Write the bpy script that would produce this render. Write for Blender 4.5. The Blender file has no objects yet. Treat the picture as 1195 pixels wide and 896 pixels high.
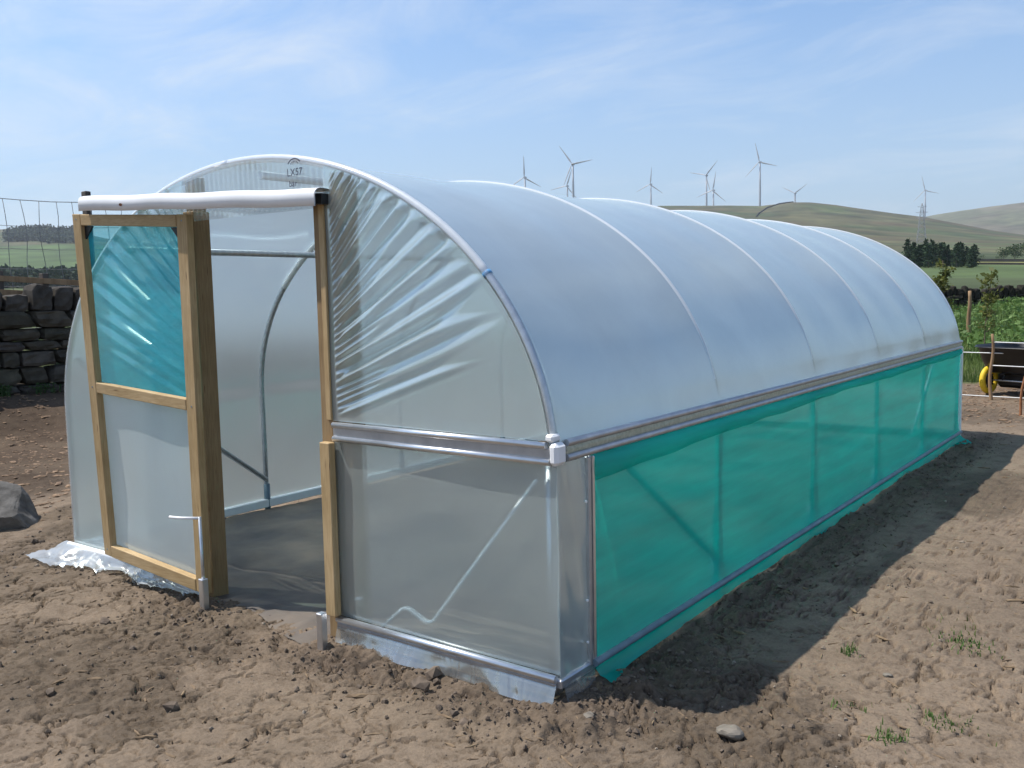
import bpy, math, random
import numpy as np
from mathutils import Vector, Matrix

random.seed(7)
rng = np.random.default_rng(11)
S = bpy.context.scene
COL = S.collection
R = math.radians

# ------------------------------------------------------------------ helpers
def lattice(ix, iy, seed):
    n = (ix.astype(np.int64) * 374761393 + iy.astype(np.int64) * 668265263 + seed * 974711) & 0x7fffffff
    n = ((n ^ (n >> 13)) * 1274126177) & 0x7fffffff
    n = ((n ^ (n >> 15)) * 668265263) & 0x7fffffff
    return ((n ^ (n >> 12)) & 0xffff) / 65535.0

def vnoise(x, y, seed=0):
    fx, fy = np.floor(x), np.floor(y)
    tx, ty = x - fx, y - fy
    tx = tx * tx * tx * (tx * (tx * 6 - 15) + 10); ty = ty * ty * ty * (ty * (ty * 6 - 15) + 10)
    a, b = lattice(fx, fy, seed), lattice(fx + 1, fy, seed)
    c, d = lattice(fx, fy + 1, seed), lattice(fx + 1, fy + 1, seed)
    return (a * (1 - tx) + b * tx) * (1 - ty) + (c * (1 - tx) + d * tx) * ty * 1.0 - 0.5

def fbm(x, y, octaves=4, seed=0, gain=.5):
    v = np.zeros_like(x, dtype=float); a = 1.0
    for o in range(octaves):
        ca, sa = math.cos(.6 + o), math.sin(.6 + o)
        v += a * vnoise((x * ca - y * sa) * 2 ** o + 17 * o, (x * sa + y * ca) * 2 ** o - 9 * o, seed + o)
        a *= gain
    return v

def worley_edge(x, y, seed):
    fx, fy = np.floor(x), np.floor(y)
    f1 = np.full_like(x, 9.); f2 = np.full_like(x, 9.)
    for i in (-1, 0, 1):
        for j in (-1, 0, 1):
            px = fx + i + .1 + .8 * lattice(fx + i, fy + j, seed); py = fy + j + .1 + .8 * lattice(fx + i, fy + j, seed + 5)
            d = np.hypot(px - x, py - y)
            f2 = np.where(d < f1, f1, np.minimum(f2, d)); f1 = np.minimum(f1, d)
    return f2 - f1

def sstep(a, b, x):
    t = np.clip((x - a) / (b - a), 0, 1)
    return t * t * (3 - 2 * t)

def link(o, parent=None):
    COL.objects.link(o)
    if parent is not None: o.parent = parent
    return o

def tag(o, label=None, cat=None, group=None, kind=None):
    if label: o['label'] = label
    if cat: o['category'] = cat
    if group: o['group'] = group
    if kind: o['kind'] = kind
    return o

def empty(name, loc=(0, 0, 0), rz=0):
    o = bpy.data.objects.new(name, None); o.empty_display_size = .1
    o.location = loc; o.rotation_euler = (0, 0, rz)
    return link(o)

def copy_tree(o, parent=None):
    c = o.copy(); link(c, parent)
    if parent is None:
        for k in ('label',):
            if k in c: del c[k]
    for ch in list(o.children):
        copy_tree(ch, c)
    return c

class MB:
    def __init__(s): s.v = []; s.f = []; s.sm = []
    def add(s, vs, fs, smooth=False):
        b = len(s.v); s.v += [tuple(map(float, p)) for p in vs]
        s.f += [tuple(b + i for i in f) for f in fs]; s.sm += [smooth] * len(fs); return s
    def box(s, lo, hi, bev=0.0, M=None):
        lo, hi = Vector(lo), Vector(hi); c = (lo + hi) / 2; h = (hi - lo) / 2
        if bev <= 0:
            vs = [Vector((c.x + sx * h.x, c.y + sy * h.y, c.z + sz * h.z)) for sx in (-1, 1) for sy in (-1, 1) for sz in (-1, 1)]
            fs = [(0, 1, 3, 2), (4, 6, 7, 5), (0, 4, 5, 1), (2, 3, 7, 6), (0, 2, 6, 4), (1, 5, 7, 3)]
        else:
            bev = min(bev, .45 * min(h) * 2)
            vs = []; idx = {}
            for sx in (-1, 1):
                for sy in (-1, 1):
                    for sz in (-1, 1):
                        for ax in range(3):
                            p = [sx * (h.x - bev), sy * (h.y - bev), sz * (h.z - bev)]
                            p[ax] = (sx, sy, sz)[ax] * h[ax]
                            idx[(sx, sy, sz, ax)] = len(vs); vs.append(c + Vector(p))
            fs = []
            for ax in range(3):
                o1, o2 = [a for a in range(3) if a != ax]
                for sg in (-1, 1):
                    q = []
                    for s1, s2 in ((-1, -1), (1, -1), (1, 1), (-1, 1)):
                        k = [0, 0, 0]; k[ax] = sg; k[o1] = s1; k[o2] = s2; q.append(idx[(*k, ax)])
                    fs.append(tuple(q))
                for s1 in (-1, 1):
                    for s2 in (-1, 1):
                        k = [0, 0, 0]; k[o1] = s1; k[o2] = s2
                        a = list(k); a[ax] = -1; b = list(k); b[ax] = 1
                        fs.append((idx[(*a, o1)], idx[(*b, o1)], idx[(*b, o2)], idx[(*a, o2)]))
            for sx in (-1, 1):
                for sy in (-1, 1):
                    for sz in (-1, 1): fs.append(tuple(idx[(sx, sy, sz, a)] for a in range(3)))
        if M is not None: vs = [M @ p for p in vs]
        return s.add(vs, fs)
    def bar(s, a, b, w, h, up=(0, 0, 1), bev=.003):          # rectangular bar from a to b
        a, b = Vector(a), Vector(b); d = b - a; L = d.length; x = d / L
        u = Vector(up); y = u.cross(x).normalized(); z = x.cross(y)
        M = Matrix((x, y, z)).transposed().to_4x4(); M.translation = a
        return s.box((0, -w / 2, -h / 2), (L, w / 2, h / 2), bev, M)
    def tube(s, pts, r, n=10, cap=True):
        pts = [Vector(p) for p in pts]; rs = r if isinstance(r, (list, tuple)) else [r] * len(pts)
        vs = []; fs = []; prev = None
        for i, p in enumerate(pts):
            t = (pts[min(i + 1, len(pts) - 1)] - pts[max(i - 1, 0)]).normalized()
            if prev is None:
                a = Vector((0, 0, 1)) if abs(t.z) < .9 else Vector((1, 0, 0)); u = t.cross(a).normalized()
            else:
                u = (prev - t * prev.dot(t)).normalized()
            prev = u; w = t.cross(u)
            for k in range(n):
                g = 2 * math.pi * k / n; vs.append(p + (u * math.cos(g) + w * math.sin(g)) * rs[i])
        for i in range(len(pts) - 1):
            for k in range(n):
                k2 = (k + 1) % n; fs.append((i * n + k, i * n + k2, (i + 1) * n + k2, (i + 1) * n + k))
        s.add(vs, fs, True)
        if cap:
            b = len(s.v) - len(vs); m = len(pts) - 1
            s.f += [tuple(b + k for k in reversed(range(n))), tuple(b + m * n + k for k in range(n))]; s.sm += [False, False]
        return s
    def grid(s, P, smooth=True, closed=False):                # P: (m, n, 3) array
        m, n = P.shape[:2]
        fs = [(i * n + j, i * n + (j + 1) % n, (i + 1) * n + (j + 1) % n, (i + 1) * n + j) for i in range(m - 1) for j in range(n if closed else n - 1)]
        return s.add([tuple(p) for p in P.reshape(-1, 3)], fs, smooth)
    def build(s, name, mat, parent=None):
        me = bpy.data.meshes.new(name); me.from_pydata(s.v, [], s.f)
        me.polygons.foreach_set('use_smooth', s.sm); me.materials.append(mat); me.update()
        return link(bpy.data.objects.new(name, me), parent)

def np_mesh(name, V, F, mat, smooth=True, col=None, parent=None):
    """V (n,3), F (m,3 or 4) arrays -> mesh object, optional per-point colour"""
    me = bpy.data.meshes.new(name)
    m, k = F.shape
    me.vertices.add(len(V)); me.vertices.foreach_set('co', np.ascontiguousarray(V, dtype=np.float32).ravel())
    me.loops.add(m * k); me.loops.foreach_set('vertex_index', np.ascontiguousarray(F, dtype=np.int32).ravel())
    me.polygons.add(m); me.polygons.foreach_set('loop_start', np.arange(m, dtype=np.int32) * k)
    me.polygons.foreach_set('use_smooth', np.full(m, smooth))
    me.update(calc_edges=True)
    if col is not None:
        at = me.color_attributes.new('Col', 'FLOAT_COLOR', 'POINT')
        c = np.ones((len(V), 4), dtype=np.float32); c[:, :col.shape[1]] = col; at.data.foreach_set('color', c.ravel())
    me.materials.append(mat)
    return link(bpy.data.objects.new(name, me), parent)

def grid_faces(m, n, wrap=False):
    i = np.arange(m - 1)[:, None]; j = np.arange(n if wrap else n - 1)[None, :]; j2 = (j + 1) % n
    return np.stack(np.broadcast_arrays(i * n + j, i * n + j2, (i + 1) * n + j2, (i + 1) * n + j), -1).reshape(-1, 4)

# ------------------------------------------------------------------ node materials
def mat(name):
    m = bpy.data.materials.new(name); m.use_nodes = True; nt = m.node_tree; nt.nodes.clear()
    out = nt.nodes.new('ShaderNodeOutputMaterial')
    return m, nt, out
def N(nt, t, **kw):
    n = nt.nodes.new(t)
    for k, v in kw.items():
        if k in n.inputs: n.inputs[k].default_value = v
        else: setattr(n, k, v)
    return n
def L(nt, a, b): nt.links.new(a, b)
def ramp(nt, fac, stops):
    r = nt.nodes.new('ShaderNodeValToRGB'); e = r.color_ramp.elements
    while len(e) < len(stops): e.new(.5)
    for q, (p, c) in zip(e, stops): q.position = p; q.color = (*c, 1) if len(c) == 3 else c
    L(nt, fac, r.inputs[0]); return r.outputs[0]
def coords(nt, scale=(1, 1, 1), kind='Object'):
    tc = N(nt, 'ShaderNodeTexCoord'); mp = N(nt, 'ShaderNodeMapping'); mp.inputs['Scale'].default_value = scale
    L(nt, tc.outputs[kind], mp.inputs[0]); return mp.outputs[0]
def noise(nt, vec, scale, detail=4, rough=.55, dist=0.0):
    n = N(nt, 'ShaderNodeTexNoise', Scale=scale, Detail=detail, Roughness=rough, Distortion=dist); L(nt, vec, n.inputs['Vector']); return n.outputs['Fac']
def bump(nt, h, strength=.5, dist=.01):
    b = N(nt, 'ShaderNodeBump', Strength=strength, Distance=dist); L(nt, h, b.inputs['Height']); return b.outputs[0]

def simple(name, c1, c2, scale=8, rough=.6, metal=0.0, bmp=.2, bdist=.004, stretch=(1, 1, 1), spec=.4, detail=4):
    m, nt, out = mat(name); v = coords(nt, stretch); f = noise(nt, v, scale, detail)
    b = N(nt, 'ShaderNodeBsdfPrincipled', Roughness=rough, Metallic=metal); b.inputs['Specular IOR Level'].default_value = spec
    L(nt, ramp(nt, f, [(.3, c1), (.7, c2)]), b.inputs['Base Color'])
    if bmp: L(nt, bump(nt, f, bmp, bdist), b.inputs['Normal'])
    L(nt, b.outputs[0], out.inputs[0]); return m

def wood(name, stretch, a=(.36, .235, .105), b_=(.57, .42, .23)):
    m, nt, out = mat(name); v = coords(nt, stretch)
    f = noise(nt, v, 14, 6, .6, .6); k = noise(nt, coords(nt, (1, 1, 1)), 3.2, 3)
    g = N(nt, 'ShaderNodeMix', data_type='RGBA'); 
    L(nt, ramp(nt, k, [(.35, (.80, .76, .66)), (.7, (1, 1, 1))]), g.inputs[7]); L(nt, ramp(nt, f, [(.25, a), (.5, tuple((p + q) / 2 for p, q in zip(a, b_))), (.75, b_)]), g.inputs[6])
    g.blend_type = 'MULTIPLY'; g.inputs[0].default_value = 1
    kn = N(nt, 'ShaderNodeTexVoronoi', Scale=5.0); L(nt, coords(nt, tuple(.35 + .65 * s for s in stretch)), kn.inputs['Vector'])
    mx = N(nt, 'ShaderNodeMix', data_type='RGBA'); L(nt, ramp(nt, kn.outputs['Distance'], [(.05, (1, 1, 1)), (.11, (0, 0, 0))]), mx.inputs[0])
    L(nt, g.outputs[2], mx.inputs[6]); mx.inputs[7].default_value = (.14, .075, .03, 1)
    b = N(nt, 'ShaderNodeBsdfPrincipled', Roughness=.7); L(nt, mx.outputs[2], b.inputs['Base Color'])
    L(nt, bump(nt, f, .25, .003), b.inputs['Normal']); L(nt, b.outputs[0], out.inputs[0]); return m

def film(name, transp=.4, blur=.25, transl=.2, diff=.12, gloss_rough=.16, tint=(.93, .95, .97), crease=.0, blur_rough=.45, ior=1.25, dusty=True, dcol=(.8, .82, .83), g0=.06, g1=.6):
    """hazy polythene: see-through + blurred see-through + translucent + a sheen"""
    m, nt, out = mat(name)
    v = coords(nt)
    def pair(a, b, fac):
        x = N(nt, 'ShaderNodeMixShader')
        if isinstance(fac, float): x.inputs[0].default_value = fac
        else: L(nt, fac, x.inputs[0])
        L(nt, a, x.inputs[1]); L(nt, b, x.inputs[2]); return x.outputs[0]
    n1 = noise(nt, v, 2.2, 5, .6, .4)
    bn = None
    if crease:
        n2 = noise(nt, coords(nt, (1, 1, .35)), 5, 3, .5, .8); bn = bump(nt, n2, crease, .05)
    t = N(nt, 'ShaderNodeBsdfTransparent', Color=(*tint, 1))
    rf = N(nt, 'ShaderNodeBsdfRefraction', Color=(*tint, 1), Roughness=blur_rough, IOR=ior)
    tl = N(nt, 'ShaderNodeBsdfTranslucent', Color=(.86, .88, .9, 1))
    df = N(nt, 'ShaderNodeBsdfDiffuse', Color=(*dcol, 1))
    gl = N(nt, 'ShaderNodeBsdfGlossy', Roughness=gloss_rough, Color=(.93, 1, .98, 1))
    if bn is not None:
        for s in (df, gl, tl): L(nt, bn, s.inputs['Normal'])
    a = pair(t.outputs[0], rf.outputs[0], blur / (transp + blur))
    s = pair(tl.outputs[0], df.outputs[0], diff / (transl + diff))
    w = (transl + diff) / (transp + blur + transl + diff)
    if dusty:
        mr = N(nt, 'ShaderNodeMapRange'); L(nt, n1, mr.inputs[0]); mr.inputs[1].default_value = .25; mr.inputs[2].default_value = .75
        mr.inputs[3].default_value = w * .93; mr.inputs[4].default_value = min(1, w * 1.07); w = mr.outputs[0]
    b = pair(a, s, w)
    fr = N(nt, 'ShaderNodeFresnel', IOR=1.45)
    if bn is not None: L(nt, bn, fr.inputs['Normal'])
    geo = N(nt, 'ShaderNodeNewGeometry')                      # same sheen from either side of the sheet
    lw = N(nt, 'ShaderNodeLayerWeight', Blend=.25)
    if bn is not None: L(nt, bn, lw.inputs['Normal'])
    mr2 = N(nt, 'ShaderNodeMapRange'); L(nt, lw.outputs['Facing'], mr2.inputs[0]); mr2.inputs[3].default_value = g0; mr2.inputs[4].default_value = g1
    L(nt, pair(b, gl.outputs[0], mr2.outputs[0]), out.inputs[0])
    return m

def netting(name, opacity=.6, c=(.010, .27, .225)):
    m, nt, out = mat(name)
    v = coords(nt, (1, 1, 1)); n1 = noise(nt, coords(nt, (1, .22, 2.6)), 3.5, 5, .62)
    t = N(nt, 'ShaderNodeBsdfTransparent', Color=(.62, .95, .93, 1))
    col = ramp(nt, n1, [(.3, tuple(q * .82 for q in c)), (.7, tuple(min(1, q * 1.15) for q in c))])
    d = N(nt, 'ShaderNodeBsdfDiffuse'); L(nt, col, d.inputs[0])
    tl = N(nt, 'ShaderNodeBsdfTranslucent'); L(nt, col, tl.inputs[0])
    x = N(nt, 'ShaderNodeMixShader'); x.inputs[0].default_value = .5; L(nt, d.outputs[0], x.inputs[1]); L(nt, tl.outputs[0], x.inputs[2])
    g = N(nt, 'ShaderNodeBsdfGlossy', Roughness=.45, Color=(.6, .85, .85, 1)); x2 = N(nt, 'ShaderNodeMixShader'); x2.inputs[0].default_value = .04
    L(nt, x.outputs[0], x2.inputs[1]); L(nt, g.outputs[0], x2.inputs[2])
    y = N(nt, 'ShaderNodeMixShader'); mr = N(nt, 'ShaderNodeMapRange'); L(nt, n1, mr.inputs[0])
    mr.inputs[1].default_value = .25; mr.inputs[2].default_value = .75; mr.inputs[3].default_value = opacity - .05; mr.inputs[4].default_value = opacity + .06
    L(nt, mr.outputs[0], y.inputs[0]); L(nt, t.outputs[0], y.inputs[1]); L(nt, x2.outputs[0], y.inputs[2])
    L(nt, y.outputs[0], out.inputs[0]); return m

def attr_mat(name, rough=.9, var=.25, scale=3.0, transl=0.0, spec=.2):
    m, nt, out = mat(name); at = N(nt, 'ShaderNodeAttribute', attribute_name='Col')
    f = noise(nt, coords(nt), scale, 5)
    mx = N(nt, 'ShaderNodeMix', data_type='RGBA', blend_type='MULTIPLY'); mx.inputs[0].default_value = 1
    L(nt, at.outputs['Color'], mx.inputs[6]); L(nt, ramp(nt, f, [(.25, (1 - var,) * 3), (.75, (1 + var,) * 3)]), mx.inputs[7])
    b = N(nt, 'ShaderNodeBsdfPrincipled', Roughness=rough); b.inputs['Specular IOR Level'].default_value = spec
    L(nt, mx.outputs[2], b.inputs['Base Color'])
    if transl:
        tl = N(nt, 'ShaderNodeBsdfTranslucent'); L(nt, mx.outputs[2], tl.inputs[0]); x = N(nt, 'ShaderNodeMixShader'); x.inputs[0].default_value = transl
        L(nt, b.outputs[0], x.inputs[1]); L(nt, tl.outputs[0], x.inputs[2]); L(nt, x.outputs[0], out.inputs[0])
    else: L(nt, b.outputs[0], out.inputs[0])
    return m

def soil_mat(name):
    m, nt, out = mat(name); at = N(nt, 'ShaderNodeAttribute', attribute_name='Col')
    v = coords(nt)
    big = noise(nt, v, .9, 5, .6); mid = noise(nt, v, 9, 6, .65); fine = noise(nt, v, 70, 5, .7); grit = noise(nt, v, 260, 3, .7)
    m1 = N(nt, 'ShaderNodeMix', data_type='RGBA', blend_type='MULTIPLY'); m1.inputs[0].default_value = 1
    L(nt, at.outputs['Color'], m1.inputs[6]); L(nt, ramp(nt, mid, [(.27, (.56, .53, .50)), (.50, (1, 1, 1)), (.75, (1.2, 1.17, 1.12))]), m1.inputs[7])
    m2 = N(nt, 'ShaderNodeMix', data_type='RGBA', blend_type='MULTIPLY'); m2.inputs[0].default_value = 1
    L(nt, m1.outputs[2], m2.inputs[6]); L(nt, ramp(nt, fine, [(.3, (.68, .66, .63)), (.5, (1, 1, 1)), (.72, (1.15, 1.13, 1.1))]), m2.inputs[7])
    m3 = N(nt, 'ShaderNodeMix', data_type='RGBA'); L(nt, ramp(nt, big, [(.42, (0, 0, 0)), (.7, (.35, .35, .35))]), m3.inputs[0])
    L(nt, m2.outputs[2], m3.inputs[6]); m3.inputs[7].default_value = (.21, .162, .112, 1)
    b = N(nt, 'ShaderNodeBsdfPrincipled', Roughness=.95); b.inputs['Specular IOR Level'].default_value = .12
    L(nt, m3.outputs[2], b.inputs['Base Color'])
    ad = N(nt, 'ShaderNodeMath', operation='ADD'); L(nt, mid, ad.inputs[0]); mu = N(nt, 'ShaderNodeMath', operation='MULTIPLY'); L(nt, fine, mu.inputs[0]); mu.inputs[1].default_value = .6; L(nt, mu.outputs[0], ad.inputs[1])
    ad2 = N(nt, 'ShaderNodeMath', operation='ADD'); L(nt, ad.outputs[0], ad2.inputs[0]); mu2 = N(nt, 'ShaderNodeMath', operation='MULTIPLY'); L(nt, grit, mu2.inputs[0]); mu2.inputs[1].default_value = .12; L(nt, mu2.outputs[0], ad2.inputs[1])
    L(nt, bump(nt, ad2.outputs[0], .8, .018), b.inputs['Normal']); L(nt, b.outputs[0], out.inputs[0]); return m

M = dict(
    soil=soil_mat('dry_soil'),
    land=attr_mat('moorland', .95, .42, .025),
    leaf=attr_mat('leaf_green', .6, .15, 2, .35, .3),
    conifer=attr_mat('conifer_green', .8, .2, .6, .1),
    stone=attr_mat('gritstone', .9, .45, 6, 0, .15),
    film=film('roof_film', .09, .42, .13, .50, .18, (.64, .79, .83), .0, .5, 1.3, dcol=(.87, .95, .93), g0=.11, g1=.76),
    film_end=film('end_film', .34, .36, .06, .27, .13, (.78, .90, .92), .03, .3, 1.15, dcol=(.80, .92, .94), g0=.11, g1=.68),
    crease=film('tight_film', .26, .0001, .10, .64, .10, (.9, .93, .95), .0, dcol=(.86, .87, .88), dusty=False), film_low=film('lower_film', .40, .38, .05, .20, .14, (.78, .90, .92), .04, .3, 1.15, dcol=(.80, .92, .94), g0=.10, g1=.6), film_head=film('header_film', .72, .0001, .12, .08, .1, (.96, .97, .98), .1),
    film_door=film('door_film', .18, .42, .10, .34, .2, (.86, .93, .95), .06, dcol=(.82, .92, .95)),
    skirt=film('skirt_film', .44, .16, .10, .26, .24, (.92, .94, .96), .12), skirt_clear=film('buried_film', .60, .14, .04, .12, .18, (.80, .84, .86), .5, g0=.16, g1=.6),
    net=netting('shade_net', .66, (.003, .64, .50)), net_door=netting('door_net', .54, (.012, .52, .64)),  # door panel: same net, brightness and sky blue put into its colour
    net_fold=netting('shade_net_folded', .86, (.012, .52, .44)),
    tape=simple('white_tape', (.74, .75, .75), (.84, .84, .83), 30, .35, 0, .1, .001),
    galv=simple('galvanised_steel', (.50, .52, .54), (.66, .68, .70), 25, .38, .85, .08, .001),
    alu=simple('aluminium_rail', (.62, .63, .64), (.76, .77, .78), 12, .30, .9, .05, .001, (1, 1, 1)),
    dull_rail=simple('dull_blue_rail', (.14, .20, .24), (.20, .27, .31), 12, .5, .3, .05, .001), alud=simple('dull_aluminium', (.42, .43, .45), (.54, .55, .56), 12, .42, .8, .05, .001),
    white=simple('white_plastic', (.80, .80, .79), (.86, .86, .86), 6, .3, 0, .05, .002),
    bluetape=simple('blue_tape', (.10, .26, .48), (.13, .32, .54), 20, .4),
    wadding=simple('film_wadding', (.36, .37, .27), (.52, .53, .42), 60, .4, 0, .4, .004),
    woodv=wood('timber_upright', (9, 9, .55)), woodh=wood('timber_crosswise', (.55, 9, 9)),
    woodw=wood('shaded_weathered_timber', (9, 9, .55), (.22, .14, .068), (.38, .26, .13)),  # post timber, weathered brown, with shade also put into its colour
    dark_wood=simple('dark_weathered_wood', (.05, .04, .035), (.12, .10, .085), 9, .85, 0, .3, .004, (1, 1, .2)),
    brown_wood=simple('brown_stake_wood', (.20, .12, .06), (.34, .22, .12), 9, .8, 0, .3, .004, (1, 1, .2)),
    membrane=simple('dusty_membrane', (.040, .042, .046), (.20, .160, .122), 1.7, .6, 0, .6, .03, (1, 1, 1), .3, 8),
    rust=simple('rusty_iron', (.22, .085, .035), (.36, .16, .07), 30, .85, .1, .3, .002),
    blackpl=simple('black_plastic', (.006, .006, .007), (.012, .012, .014), 12, .35),
    yellow=simple('yellow_rim', (.75, .50, .02), (.85, .6, .03), 10, .4),
    yellowt=simple('yellow_tyre', (.62, .42, .015), (.78, .54, .03), 14, .6),
    string=simple('white_string', (.75, .75, .73), (.85, .85, .84), 40, .7),
    wire=simple('fence_wire', (.16, .16, .17), (.26, .26, .27), 20, .55, .5),
    turb=simple('turbine_white', (.40, .41, .43), (.46, .47, .49), .1, .5),
    pylon=simple('pylon_steel', (.26, .27, .28), (.34, .35, .36), .5, .6, .3),
    rock=simple('dark_rock', (.045, .042, .038), (.15, .142, .13), 7, .85, 0, .9, .03, (1, 1, 1), .2, 8),
    pebble=simple('pale_stone', (.11, .095, .075), (.24, .21, .17), 14, .85, 0, .5, .01),
    ink=simple('black_ink', (.03, .03, .05), (.06, .06, .09), 40, .6),
    bark=simple('bark', (.09, .07, .045), (.2, .16, .11), 20, .9, 0, .4, .004),
)

# ------------------------------------------------------------------ camera (a phone held at eye level by the right-hand corner)
CAM = Vector((5.826, -2.9986, 1.6388))
rt = Vector((0.80184776, 0.59717381, -0.02058176)); up = Vector((-0.0415759, 0.09012063, 0.99506267)); fw = Vector((-0.59608021, 0.79703307, -0.09709107))
cd = bpy.data.cameras.new('camera'); cam = bpy.data.objects.new('camera', cd); COL.objects.link(cam)
Mx = Matrix((rt, up, -fw)).transposed().to_4x4(); Mx.translation = CAM; cam.matrix_world = Mx
cd.sensor_fit = 'HORIZONTAL'; cd.sensor_width = 36; cd.lens = 36 * 1073.78 / 1195; cd.clip_end = 20000; cd.clip_start = .05
S.camera = cam

# ------------------------------------------------------------------ light
SUN_DIR = Vector((-.55, -.257, 1)).normalized()               # towards the sun
elev = math.asin(SUN_DIR.z); azim = math.atan2(SUN_DIR.x, SUN_DIR.y)
sl = bpy.data.lights.new('sun', 'SUN'); sl.energy = 5.0; sl.angle = R(.53); sl.color = (1, .95, .88)
so = bpy.data.objects.new('sun', sl); COL.objects.link(so); so.rotation_euler = SUN_DIR.to_track_quat('Z', 'Y').to_euler(); so.location = (0, 0, 50)
W = bpy.data.worlds.new('World'); S.world = W; W.use_nodes = True; nt = W.node_tree; nt.nodes.clear()
wo = N(nt, 'ShaderNodeOutputWorld'); bg = N(nt, 'ShaderNodeBackground', Strength=.115)
sky = N(nt, 'ShaderNodeTexSky', sky_type='NISHITA'); sky.sun_disc = False; sky.sun_elevation = elev; sky.sun_rotation = azim
sky.altitude = 300; sky.air_density = 1.0; sky.dust_density = .8; sky.ozone_density = 3.0
tc = N(nt, 'ShaderNodeTexCoord')
sx = N(nt, 'ShaderNodeSeparateXYZ'); L(nt, tc.outputs['Generated'], sx.inputs[0])
zz = N(nt, 'ShaderNodeMath', operation='ADD'); L(nt, sx.outputs[2], zz.inputs[0]); zz.inputs[1].default_value = .16
cx = N(nt, 'ShaderNodeMath', operation='DIVIDE'); L(nt, sx.outputs[0], cx.inputs[0]); L(nt, zz.outputs[0], cx.inputs[1])
cy = N(nt, 'ShaderNodeMath', operation='DIVIDE'); L(nt, sx.outputs[1], cy.inputs[0]); L(nt, zz.outputs[0], cy.inputs[1])
cv = N(nt, 'ShaderNodeCombineXYZ'); L(nt, cx.outputs[0], cv.inputs[0]); L(nt, cy.outputs[0], cv.inputs[1])
mp = N(nt, 'ShaderNodeMapping'); mp.inputs['Rotation'].default_value = (0, 0, R(28)); mp.inputs['Scale'].default_value = (.75, 1.25, 1); L(nt, cv.outputs[0], mp.inputs[0])
c1 = noise(nt, mp.outputs[0], 1.9, 10, .66, .7); c2 = noise(nt, cv.outputs[0], .55, 4, .5)
pr = N(nt, 'ShaderNodeMath', operation='ADD'); L(nt, c1, pr.inputs[0]); hm = N(nt, 'ShaderNodeMath', operation='MULTIPLY_ADD'); L(nt, c2, hm.inputs[0]); hm.inputs[1].default_value = .9; hm.inputs[2].default_value = -.45; L(nt, hm.outputs[0], pr.inputs[1])
cm = ramp(nt, pr.outputs[0], [(.42, (0, 0, 0)), (.58, (.20, .20, .20)), (.80, (.62, .62, .62))])
hz = N(nt, 'ShaderNodeMapRange', interpolation_type='SMOOTHSTEP'); L(nt, sx.outputs[2], hz.inputs[0]); hz.inputs[1].default_value = -.12; hz.inputs[2].default_value = .40; hz.inputs[3].default_value = .92; hz.inputs[4].default_value = 0.0
hmix = N(nt, 'ShaderNodeMix', data_type='RGBA'); L(nt, hz.outputs[0], hmix.inputs[0]); tn = N(nt, 'ShaderNodeMix', data_type='RGBA', blend_type='MULTIPLY'); tn.inputs[0].default_value = 1; L(nt, sky.outputs[0], tn.inputs[6]); tn.inputs[7].default_value = (1.12, 1.28, 1.38, 1); L(nt, tn.outputs[2], hmix.inputs[6]); hmix.inputs[7].default_value = (3.5, 4.15, 5.0, 1)
cmix = N(nt, 'ShaderNodeMix', data_type='RGBA'); L(nt, cm, cmix.inputs[0]); L(nt, hmix.outputs[2], cmix.inputs[6]); cmix.inputs[7].default_value = (6.0, 6.5, 7.1, 1)
L(nt, cmix.outputs[2], bg.inputs[0]); L(nt, bg.outputs[0], wo.inputs[0])

S.view_settings.view_transform = 'Standard'; S.view_settings.look = 'None'; S.view_settings.gamma = 1; S.view_settings.exposure = 0.25
S.view_settings.use_curve_mapping = False
S.cycles.use_denoising = True; S.cycles.max_bounces = 12; S.cycles.transparent_max_bounces = 24; S.cycles.transmission_bounces = 8; S.cycles.diffuse_bounces = 4
S.cycles.caustics_refractive = True; S.cycles.sample_clamp_indirect = 6

# ------------------------------------------------------------------ ground of the yard: one sheet
WALLA = np.array((-7.72, 3.03)); WALLD = np.array((.12, .9928)); WALLN = np.array((.9928, -.12))    # left wall line, facing normal
def base_h(x, y):
    s = (x - WALLA[0]) * WALLN[0] + (y - WALLA[1]) * WALLN[1]                # metres in front of the wall
    left = sstep(2.5, -9, x) if False else sstep(0.5, -3.0, x - (y - 5) * .0)
    h = left * (.36 * sstep(1.9, .5, s) + .55 * sstep(.2, -2.5, s))
    d = (y - 15.5) * .97 + (x - 2) * -.12
    h = h + (1 - left) * (.75 * sstep(0, 24, d))
    h = h + .5 * sstep(26, 50, np.hypot(x, y)) * left
    return h
def rough_zone(x, y):
    """dug and trodden soil along the foot of the tunnel"""
    f = np.exp(-((y + .22) / .20) ** 2) * (.25 + .75 * sstep(1.15, 1.5, x)) * sstep(-.3, .2, x) * sstep(4.3, 4.0, x) * (1 - .85 * np.exp(-((x - 2.05) / .38) ** 2))
    g = np.exp(-((x - 4.02) / .17) ** 2) * sstep(-.3, .1, y) * sstep(9, 7.5, y)
    return np.clip(f + g, 0, 1)
def inside(x, y): return sstep(-.06, .08, x) * sstep(3.87, 3.73, x) * sstep(-.06, .08, y) * sstep(7.75, 7.6, y)
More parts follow.
